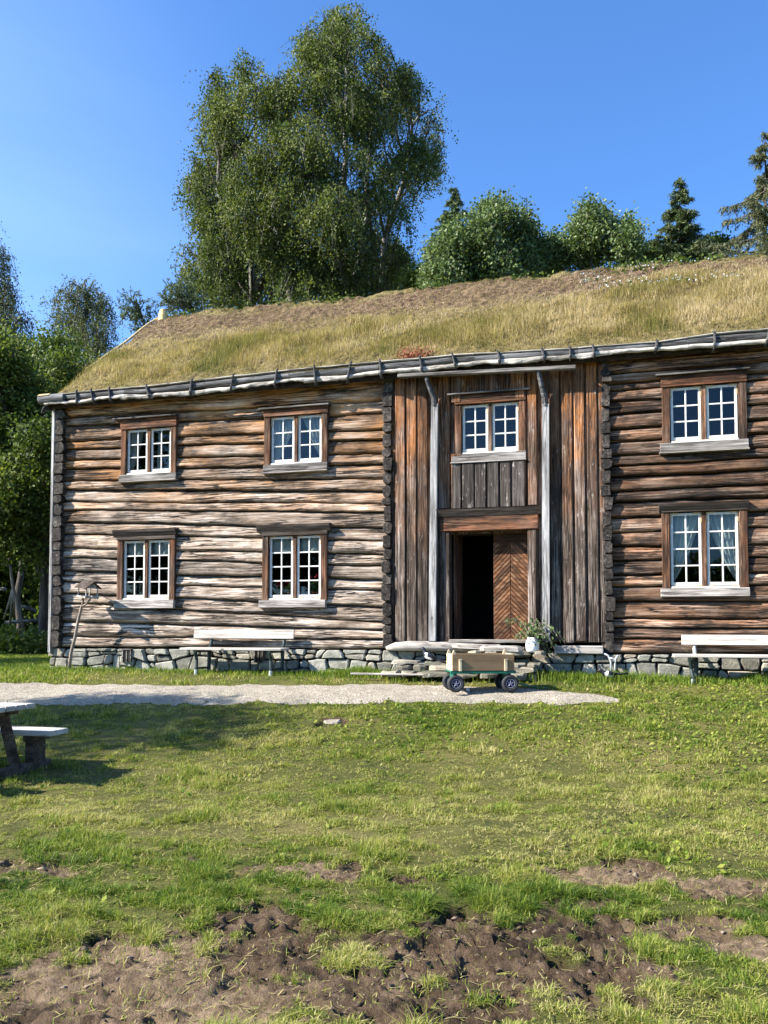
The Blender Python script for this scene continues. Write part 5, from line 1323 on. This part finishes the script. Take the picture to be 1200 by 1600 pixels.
def round_blobs(lst, D, cx, cy, rx, ry, deep, seed, shrink=.92, back=True):
    rg = np.random.default_rng(seed); out = []
    for (px, py, a, b) in lst:
        r2 = min(1, ((px - cx) / rx) ** 2 + ((py - cy) / ry) ** 2); h = deep * math.sqrt(1 - r2)
        for sg in ((-1, 1) if back else (-1,)):
            d = D + sg * h * rg.uniform(.75, 1.1) + rg.uniform(-.4, .4); k = d / FPX; j = 0 if sg < 0 else rg.uniform(-14, 14)
            if a < 15 and sg > 0: continue
            out.append((*PD(px + j, py, d), a * k * shrink, a * k * .85, b * k * shrink))
    return out
stem = [pxline([(505, 1000), (512, 700), (520, 480), (538, 300), (542, 215), (545, 110), (545, 40)], D), pxline([(500, 1000), (478, 700), (455, 480), (428, 300), (395, 200), (388, 120)], D + .5),
        pxline([(510, 1000), (548, 700), (585, 480), (615, 330), (640, 230), (655, 180)], D - .3), pxline([(502, 1000), (440, 640), (390, 440), (345, 300), (335, 220)], D - .6), pxline([(507, 1000), (535, 600), (560, 400), (575, 260), (600, 140)], D + .8)]
b0 = grounded(504, D)
for s_ in stem: s_[0] = b0.copy()
blob_tree('birch_tree', b0, stem, round_blobs(bl, D, 485, 270, 210, 280, 4.0, 3, .80), 430000, .100, .070, .74, .95, M['birch_leaf'], M['birch_trunk'], 'tall many-stemmed birch towering behind the sod roof', seed=31, stemr=.20, spread=.085, per=20, surf=4.0, rimcut=True)

# weeping birches to the left
D = 31.0
bl = [(-20, 400, 26, 40), (6, 400, 12, 20), (-10, 450, 30, 40), (12, 440, 10, 14), (4, 468, 18, 16), (14, 455, 14, 10), (-15, 500, 34, 40), (18, 492, 22, 14), (36, 496, 15, 12), (46, 500, 8, 12), (8, 525, 16, 26), (-40, 350, 20, 50)]
b0 = grounded(-15, D); blob_tree('weeping_birch', b0, [[b0, PD(-14, 700, D), PD(-14, 450, D), PD(-20, 370, D)]], pxblobs(bl, D, .8, .9, 5), 15000, .085, .05, .85, .9, M['birch_leaf_far'], M['birch_trunk'], 'weeping birch with hanging branches cut off by the left edge', 'weeping birches at the left', seed=5, spread=.06, per=15)
D = 36.0
bl = [(112, 440, 10, 12), (128, 452, 22, 18), (146, 442, 7, 12), (102, 458, 20, 12), (82, 466, 12, 7), (118, 478, 28, 22), (150, 470, 20, 22), (166, 478, 11, 26), (108, 505, 26, 22), (140, 508, 26, 24), (165, 515, 13, 26), (125, 535, 34, 20), (155, 540, 22, 20), (95, 495, 14, 10)]
b0 = grounded(136, D); blob_tree('weeping_birch', b0, [[b0, PD(138, 640, D), PD(137, 520, D), PD(132, 440, D)], [b0, PD(140, 620, D), PD(146, 540, D), PD(160, 475, D)]], pxblobs(bl, D, 1.0, .9, 6), 15000, .095, .055, .8, .8, M['birch_leaf_far'], M['birch_trunk'], 'small airy weeping birch seen beyond the eave end', 'weeping birches at the left', seed=6, spread=.07, per=14)
# willow sprigs over the ridge end
D = 24.0
bl = [(212, 485, 10, 14), (228, 492, 14, 16), (222, 508, 18, 12), (208, 470, 6, 8), (200, 492, 6, 8)]
b0 = grounded(240, D); blob_tree('willow_shrub', b0, [[b0, PD(238, 700, D), PD(226, 500, D), PD(212, 470, D)]], pxblobs(bl, D, .3, .8, 7), 1500, .15, .032, .05, .35, M['willow_leaf'], M['trunk'], 'thin grey-green willow shoots left of the ridge stump', 'willow shoots above the roof end', seed=7, spread=.03, per=12, stemr=.06)
bl = [(285, 462, 16, 20), (268, 478, 16, 14), (276, 455, 10, 10), (298, 475, 14, 16), (262, 468, 8, 8)]
b0 = grounded(300, D); blob_tree('willow_shrub', b0, [[b0, PD(300, 700, D), PD(292, 500, D), PD(278, 450, D)]], pxblobs(bl, D, .3, .8, 8), 2200, .15, .032, .05, .35, M['willow_leaf'], M['trunk'], 'thin grey-green willow shoots between the ridge stump and the great birch', 'willow shoots above the roof end', seed=8, spread=.03, per=12, stemr=.06)

# broad-leaved trees crowding the left edge
def bush(D, lst, base, nleaf, label, seed, tb=0.0, ll=.115, stems=None, extra=None):
    b0 = grounded(base, D); top = min(lst, key=lambda q: q[1] - q[3])
    st = [[b0, PD(base + 3, 850, D), PD((base + top[0]) / 2, 700, D), PD(top[0], top[1], D)]] + (stems or [])
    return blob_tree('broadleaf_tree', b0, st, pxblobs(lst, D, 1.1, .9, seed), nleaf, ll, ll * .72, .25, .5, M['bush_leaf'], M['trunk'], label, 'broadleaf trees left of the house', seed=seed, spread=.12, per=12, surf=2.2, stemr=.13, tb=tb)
bush(26.0, [(90, 545, 26, 22), (70, 560, 26, 24), (105, 575, 30, 28), (85, 600, 34, 34), (55, 590, 24, 30), (120, 610, 34, 34), (60, 640, 34, 34), (95, 650, 34, 36), (125, 660, 26, 36), (80, 700, 40, 40), (60, 740, 30, 34)], 92, 30000, 'bushy green tree rising just behind the eave end', 41)
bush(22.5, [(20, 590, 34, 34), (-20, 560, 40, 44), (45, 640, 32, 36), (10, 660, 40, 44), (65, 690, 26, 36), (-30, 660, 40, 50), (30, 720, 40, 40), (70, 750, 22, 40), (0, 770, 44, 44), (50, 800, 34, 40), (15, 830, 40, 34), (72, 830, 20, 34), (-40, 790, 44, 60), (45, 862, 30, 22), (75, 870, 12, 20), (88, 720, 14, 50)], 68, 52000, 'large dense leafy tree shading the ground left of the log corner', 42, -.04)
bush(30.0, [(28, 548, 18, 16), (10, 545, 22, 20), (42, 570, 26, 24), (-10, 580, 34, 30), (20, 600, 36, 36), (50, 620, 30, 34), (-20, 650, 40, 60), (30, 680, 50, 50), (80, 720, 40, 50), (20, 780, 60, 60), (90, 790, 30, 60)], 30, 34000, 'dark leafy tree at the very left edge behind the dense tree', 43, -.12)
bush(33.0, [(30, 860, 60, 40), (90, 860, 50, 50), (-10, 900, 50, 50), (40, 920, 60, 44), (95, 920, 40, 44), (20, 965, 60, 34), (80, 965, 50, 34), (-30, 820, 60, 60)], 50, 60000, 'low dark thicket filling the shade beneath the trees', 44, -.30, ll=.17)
# undergrowth along the far edge of the lawn
n = 9000; u = RNG.uniform(-40, 125, n); dd = RNG.uniform(21.5, 27, n)
c = np.array([PD(a, 990, b) for a, b in zip(u, dd)]); c[:, 2] = gz0(c[:, 0], c[:, 1]) + RNG.uniform(0, 1, n) ** 1.6 * (.25 + .6 * vn(u * .06, dd * .7, 0, 5))
k = ~((c[:, 0] > -7.0) & (c[:, 1] < 8.3)); c = c[k]
V, F, T = leaf_quads(c, .15, .09, 0, np.clip(RNG.normal(.45, .2, len(c)), 0, 1)); o = mk('undergrowth', V, F, M['bush_leaf'], attrs={'tint': T}); tag(o, 'weeds and ferns under the trees at the edge of the lawn', 'undergrowth', kind='stuff')

# far-off wood closing the view behind everything
n = 14000; a = RNG.uniform(-1.5, 1.3, n); dd = RNG.uniform(58, 80, n); hh = RNG.uniform(0, 1, n) ** .8 * (5 + 6 * vn(a * 14, 1.0, 0, 3))
c = CAM[None] + FH[None] * dd[:, None] + RT[None] * (a * dd)[:, None]; c[:, 2] = gz0(c[:, 0], c[:, 1]) + hh
V, F, T = leaf_quads(c, 1.1, .8, 0, np.clip(RNG.normal(.30, .18, n), 0, 1)); o = mk('distant_wood', V, F, M['bush_leaf'], attrs={'tint': T}); tag(o, 'far-off wood seen as one dark mass behind the farmhouse', 'wood', kind='stuff')

# aspens behind the ridge
def aspen(D, lst, base, nleaf, label, seed, tb=0.0):
    b0 = grounded(base, D); top = min(lst, key=lambda q: q[1] - q[3])
    return blob_tree('aspen_tree', b0, [[b0, PD(base, 700, D), PD(base, 500, D), PD(top[0], top[1], D)]], pxblobs([(a_, b_ - .1 * d_, c_ * .68, d_ * 1.12) for a_, b_, c_, d_ in lst] + [(a_ + c_ * .4, b_ - d_ * .95, c_ * .26, d_ * .7) for a_, b_, c_, d_ in lst[:4]], D, .9, .9, seed), int(nleaf * 1.05), .105, .09, .1, .45, M['aspen_leaf'], M['trunk'], label, 'aspens behind the ridge', seed=seed, spread=.11, per=11, stemr=.09, tb=tb)
aspen(27.0, [(700, 410, 24, 24), (682, 420, 18, 30), (710, 375, 14, 18), (700, 440, 30, 22), (680, 450, 20, 14)], 700, 9000, 'round pale-leaved aspen in front of the left spruce', 51, .06)
aspen(27.5, [(772, 340, 12, 16), (760, 345, 18, 20), (785, 360, 18, 22), (755, 370, 24, 24), (740, 380, 18, 24), (765, 395, 30, 30), (745, 420, 30, 26), (780, 425, 30, 26), (792, 335, 6, 12)], 765, 15000, 'tallest of the aspens, broad crown above the roof ridge', 52, .0)
aspen(28.5, [(822, 350, 6, 16), (818, 372, 14, 18), (812, 390, 20, 22), (828, 395, 14, 22), (815, 420, 28, 22), (840, 415, 16, 20)], 818, 8500, 'slim pointed aspen right of the tallest aspen', 53, -.08)
aspen(30.0, [(868, 385, 12, 12), (855, 398, 16, 16), (875, 405, 18, 18), (858, 420, 22, 16), (838, 410, 10, 16), (890, 392, 8, 10)], 862, 6500, 'low aspen filling the dip between the two higher aspen clumps', 54, .0)
aspen(29.0, [(915, 345, 12, 14), (908, 360, 16, 16), (928, 352, 14, 16), (940, 370, 20, 20), (912, 382, 22, 22), (935, 398, 26, 18), (905, 408, 20, 16), (950, 355, 8, 14)], 922, 10000, 'broad aspen in the middle of the right-hand clump', 55, .04)
aspen(28.0, [(978, 362, 9, 14), (982, 380, 13, 16), (972, 395, 16, 16), (985, 400, 10, 14)], 978, 4500, 'small narrow aspen at the right end of the clump', 56, .08)
for (px, D, lst, lab, sd) in [(652, 30, [(648, 440, 10, 8), (660, 436, 10, 10), (655, 448, 16, 8)], 'low dark shrub between the great birch and the aspens', 57), (1010, 31, [(1008, 402, 12, 8), (1018, 396, 8, 10), (1000, 408, 12, 6), (1030, 405, 14, 8)], 'low dark shrub left of the right-hand spruce', 58), (1108, 30, [(1098, 394, 12, 7), (1112, 392, 14, 8), (1125, 388, 12, 9)], 'low dark shrub between the spruce and the larch', 59)]:
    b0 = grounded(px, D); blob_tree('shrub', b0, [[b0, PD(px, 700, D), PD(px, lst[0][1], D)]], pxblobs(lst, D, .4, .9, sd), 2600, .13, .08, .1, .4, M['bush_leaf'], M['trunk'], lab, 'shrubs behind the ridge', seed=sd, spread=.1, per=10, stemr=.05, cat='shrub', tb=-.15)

# conifers
def spruce(name, px, top, D, half, bottom, label, seed, mat, n_lev, dropy=0.0, dens=1.0, group=None, sparse=False, nl=.16, nw=.028, side_min=0.25, skew=0.0):
    """half = half-width (photo px) at row `bottom`; the crown goes on below behind the roof"""
    rg = np.random.default_rng(seed); b0 = grounded(px, D); tp = PD(px, top, D); H = tp[2] - b0[2]; k = D / FPX
    slope = half * k / ((bottom - top) * k)
    zmin = tp[2] - (min(bottom + 90, 560) - top) * k
    o = empty(name, tuple(b0)); tag(o, label, 'tree', group)
    t = np.linspace(0, 1, 10); parts = [tube_np(b0 + (tp - b0) * t[:, None], .17 * (1 - t) + .012, 7)]
    C, A, S = [], [], []
    z = tp[2] - .05; lev = 0
    while z > zmin:
        Ls = (tp[2] - z) * slope
        nb = rg.integers(5, 8) if not sparse else rg.integers(4, 6)
        for j in range(nb):
            a = rg.uniform(0, 2 * np.pi); L = (Ls * rg.uniform(.66, 1.12) + .05); L = min(L, half * k * 1.5)
            d = np.array([math.cos(a), math.sin(a), 0.0]); p0 = np.array([tp[0], tp[1], z + rg.uniform(-.1, .1)]) ; q = np.linspace(0, 1, 7)
            dr = dropy * L
            pts = p0 + d * (L * q)[:, None] + np.array([0, 0, 1]) * ((-.32 * L + 0) * q ** 1 * (.6 + dropy) + .24 * L * q ** 2.4)[:, None]
            parts.append(tube_np(pts, np.linspace(.012 + .012 * L, .005, 7), 4))
            nt = int(max(6, L * 30 * dens))
            u = rg.uniform(.08, 1.0, nt); base = np.stack([np.interp(u, q, pts[:, i]) for i in range(3)], -1)
            sd = np.cross(d, [0, 0, 1.0]); side = rg.choice([-1, 1], nt)
            tw = sd * side[:, None] * .75 + d * .55 + np.array([0, 0, -1.0]) * (.25 + dropy * 1.5 + rg.uniform(-.2, .3, nt))[:, None]; tw /= np.linalg.norm(tw, axis=1, keepdims=True)
            tl = (.10 + .36 * L * (1 - u) ** .7 * .6 + .10) * rg.uniform(.5, 1.2, nt); tl = np.minimum(tl, .55)
            ne = 7
            for e in range(ne):
                f = (e + rg.uniform(0, 1, nt)) / ne
                C.append(base + tw * (tl * f)[:, None] + rg.normal(0, .02, (nt, 3))); A.append(tw * .6 + rg.normal(0, .55, (nt, 3)))
        z -= (.20 + .035 * lev ** .5) * (1.6 if sparse else 1.0); lev += 1
    C = np.concatenate(C); A = np.concatenate(A); A /= np.linalg.norm(A, axis=1, keepdims=True); n = len(C)
    b = np.cross(A, rg.normal(0, 1, (n, 3))); b /= np.linalg.norm(b, axis=1, keepdims=True)
    l = (nl * rg.uniform(.6, 1.3, n) / 2)[:, None]; w = (nw * rg.uniform(.7, 1.3, n) / 2)[:, None]
    V = np.stack([C - A * l, C + b * w, C + A * l, C - b * w], 1).reshape(-1, 3)
    T = np.repeat(np.clip(rg.normal(.5, .2, n), 0, 1), 4)
    TV, TF = join(parts); B = np.array(b0)
    mk('trunk', TV - B, TF, M['trunk'], o, {'rnd': np.full(len(TV), .4)}, smooth=True); mk('crown', V - B, np.arange(n * 4).reshape(n, 4), mat, o, {'tint': T})
    return o
spruce('spruce_tree', 709, 297, 28.6, 62, 440, 'dark spruce with a thin spire rising out of the aspens', 61, M['needle'], 30, .12, 1.7, 'spruces behind the ridge')
spruce('spruce_tree', 1062, 281, 29.0, 52, 405, 'dark conical spruce standing alone right of the aspens', 62, M['needle'], 30, .10, 2.4, 'spruces behind the ridge')
spruce('larch_tree', 1196, 208, 26.0, 128, 405, 'shaggy drooping larch cut off by the right edge', 63, M['larch'], 30, .50, 2.2, None, True, .17, .026)

# trees outside the frame whose shade falls on the lawn, and a row added to darken window reflections
SUN = np.array([.722, .380, -.578]); SUN /= np.linalg.norm(SUN)
def shade_tree(p, h, rx, label, seed, n=9000, zc=None):
    c = np.array(p) - SUN * (h / -SUN[2]); base = np.array([c[0], c[1], float(gz0(c[0], c[1])) - .1]); rg = np.random.default_rng(seed)
    bl = [(c[0] + rg.normal(0, rx * .45), c[1] + rg.normal(0, rx * .45), c[2] + rg.normal(0, .5), rx * .5, rx * .5, .6) for _ in range(9)]
    return blob_tree('birch_tree', base, [[base, (base + c) / 2, c + np.array([0, 0, .6])]], bl, n, .12, .09, .5, .6, M['birch_leaf'], M['birch_trunk'], label, seed=seed, spread=.12, per=12, stemr=.13)
g1_ = ground_hit(170, 1120); shade_tree(g1_, 7.0, 1.7, 'birch outside the frame whose shade lies by the picnic table', 71, 12000)
g2_ = ground_hit(20, 1036); shade_tree(g2_ + np.array([-.5, 0, 0]), 6.0, 1.9, 'birch outside the frame whose shade lies beside the log corner', 72, 9000)
shade_tree(PD(30, 925, 24.0), 5.5, 2.6, 'birch outside the frame whose shade darkens the undergrowth at the left', 73, 14000)
for i, (r_, dpt, hh, lab) in enumerate([(-44, -20, 11, 'outermost unseen birch of the added row behind the viewer, far to the left'), (-37, -22, 11, 'second unseen birch of the added row behind the viewer, from the left'), (-30, -24, 11, 'tall unseen birch added far behind the viewer to darken the left windows'), (-22, -30, 10, 'rounded unseen birch added behind the viewer to darken the left windows'), (-14, -34, 9, 'wide unseen birch added behind the viewer to darken panes near the doorway'),
                                        (-6, -37, 6, 'low unseen birch added behind the viewer, left of the one straight behind'), (1, -38, 5.5, 'low unseen birch added straight behind the viewer'), (8, -37, 5.5, 'lowest unseen birch of the added row, behind the viewer to the right')]):
    p = CAM + RT * r_ + FH * dpt; base = np.array([p[0], p[1], -.85]); rg = np.random.default_rng(80 + i)
    bl = [(base[0] + rg.normal(0, 2.0), base[1] + rg.normal(0, 1.6), base[2] + rg.uniform(1, hh), 2.1, 1.9, 1.5) for _ in range(13)]
    blob_tree('birch_tree', base, [[base, base + np.array([0, 0, hh * .5]), base + np.array([0.2, 0, hh])]], bl, 5000, .5, .4, .4, .8, M['birch_leaf'], M['birch_trunk'], lab, 'birches added behind the viewer', seed=80 + i, per=8, spread=.3, stemr=.18, twigs=False)

# ---- leaning poles and felled logs in the shade at the left
D = 22.5
g_ = PD(38, 985, D); tri = empty('pole_rack', (g_[0], g_[1], float(gz0(g_[0], g_[1])))); tag(tri, 'rack of thin leaning poles in the shade under the trees', 'pole rack')
for pts, r_ in (([(15, 872), (20, 915), (29, 955), (38, 987)], .042), ([(20.5, 917), (13, 945), (6, 968)], .03), ([(20.5, 922), (18, 945), (16, 975)], .03), ([(21, 928), (22, 945), (22, 965)], .025)):
    m = MB(); m.tube([Vector(PD(a, b, D + (0 if r_ > .04 else .25 * i))) - Vector(tri.location) for i, (a, b) in enumerate(pts)], [r_] * len(pts), n=8); m.build('pole', M['stick'], tri, smooth=True)
for i, (a, b, D_, lab) in enumerate([((8, 973), (62, 970), 25.5, 'pale felled log lying under the trees behind the pole rack'), ((33, 947), (56, 955), 25.8, 'short grey log propped up to the right of the pole rack'), ((0, 921), (9, 921), 27, 'sawn pale timber end at the left edge under the trees')]):
    p0, p1 = PD(*a, D_), PD(*b, D_); o = empty('felled_log', tuple((p0 + p1) / 2)); tag(o, lab, 'log', 'felled logs under the trees')
    m = MB(); m.tube([Vector(p0) - o.location, Vector((p0 + p1) / 2) - o.location + Vector((0, 0, .02)), Vector(p1) - o.location], [.055, .065, .06], n=9); m.build('log_body', M['sill_grey'], o, smooth=True)

# ================================================================== camera, light, sky
cd = bpy.data.cameras.new('camera'); co = bpy.data.objects.new('camera', cd); COL.objects.link(co)
co.location = CAM; co.rotation_euler = (R(90) + PITCH, 0, TH)
cd.sensor_fit = 'VERTICAL'; cd.sensor_height = 36; cd.lens = FPX / 1600 * 36; cd.shift_y = (PRY - 800) / 1600; cd.clip_end = 3000; cd.clip_start = .05
scene.camera = co
sl = bpy.data.lights.new('sun', 'SUN'); so = bpy.data.objects.new('sun', sl); COL.objects.link(so)
sl.energy = 5.0; sl.angle = R(.5); sl.color = (1.0, .95, .86)
so.rotation_euler = Vector(SUN).to_track_quat('-Z', 'Y').to_euler(); so.location = (-20, -20, 20)
w = bpy.data.worlds.new('World'); scene.world = w; w.use_nodes = True; nt = w.node_tree; bg = nt.nodes['Background']
sky = nt.nodes.new('ShaderNodeTexSky'); sky.sky_type = 'NISHITA'; sky.sun_disc = False
sky.sun_elevation = math.asin(-SUN[2]); sky.sun_rotation = math.atan2(-SUN[0], -SUN[1])
sky.altitude = 100; sky.air_density = 1.0; sky.dust_density = 1.2; sky.ozone_density = 4.0
tn = nt.nodes.new('ShaderNodeMix'); tn.data_type = 'RGBA'; tn.blend_type = 'MULTIPLY'; tn.inputs[0].default_value = 1.0
tn.inputs[7].default_value = (.66, .99, 1.32, 1); nt.links.new(sky.outputs[0], tn.inputs[6])

# thin veil of high cloud low in the north-west
tc = nt.nodes.new('ShaderNodeTexCoord'); mp_ = nt.nodes.new('ShaderNodeMapping'); mp_.inputs['Rotation'].default_value = (0, R(-24), R(20)); mp_.inputs['Scale'].default_value = (1.2, 1.2, 7.0); nt.links.new(tc.outputs['Generated'], mp_.inputs['Vector'])
nz = nt.nodes.new('ShaderNodeTexNoise'); nz.inputs['Scale'].default_value = 1.5; nz.inputs['Detail'].default_value = 5; nz.inputs['Roughness'].default_value = .45; nt.links.new(mp_.outputs[0], nz.inputs['Vector'])
dt = nt.nodes.new('ShaderNodeVectorMath'); dt.operation = 'DOT_PRODUCT'; dv = Vector((-.80, .52, .24)).normalized(); dt.inputs[1].default_value = dv; nt.links.new(tc.outputs['Generated'], dt.inputs[0])
mr = nt.nodes.new('ShaderNodeMapRange'); mr.interpolation_type = 'SMOOTHSTEP'; mr.inputs['From Min'].default_value = .80; mr.inputs['From Max'].default_value = 1.0; mr.inputs['To Max'].default_value = 0.32; nt.links.new(dt.outputs['Value'], mr.inputs['Value'])
m2 = nt.nodes.new('ShaderNodeMath'); m2.operation = 'MULTIPLY'; nt.links.new(mr.outputs[0], m2.inputs[0]); nt.links.new(nz.outputs['Fac'], m2.inputs[1])
vx = nt.nodes.new('ShaderNodeMix'); vx.data_type = 'RGBA'; nt.links.new(m2.outputs[0], vx.inputs[0]); nt.links.new(tn.outputs[2], vx.inputs[6]); vx.inputs[7].default_value = (4.6, 6.0, 8.6, 1)
nt.links.new(vx.outputs[2], bg.inputs[0]); bg.inputs[1].default_value = 0.09
vs = scene.view_settings; vs.view_transform = 'Standard'; vs.look = 'None'; vs.exposure = 1.47; vs.gamma = 1.0
scene.display_settings.display_device = 'sRGB'
cy = scene.cycles; cy.max_bounces = 6; cy.diffuse_bounces = 1; cy.glossy_bounces = 3; cy.transmission_bounces = 4; cy.transparent_max_bounces = 8
cy.use_adaptive_sampling = True; cy.adaptive_threshold = 0.02
cy.use_denoising = True
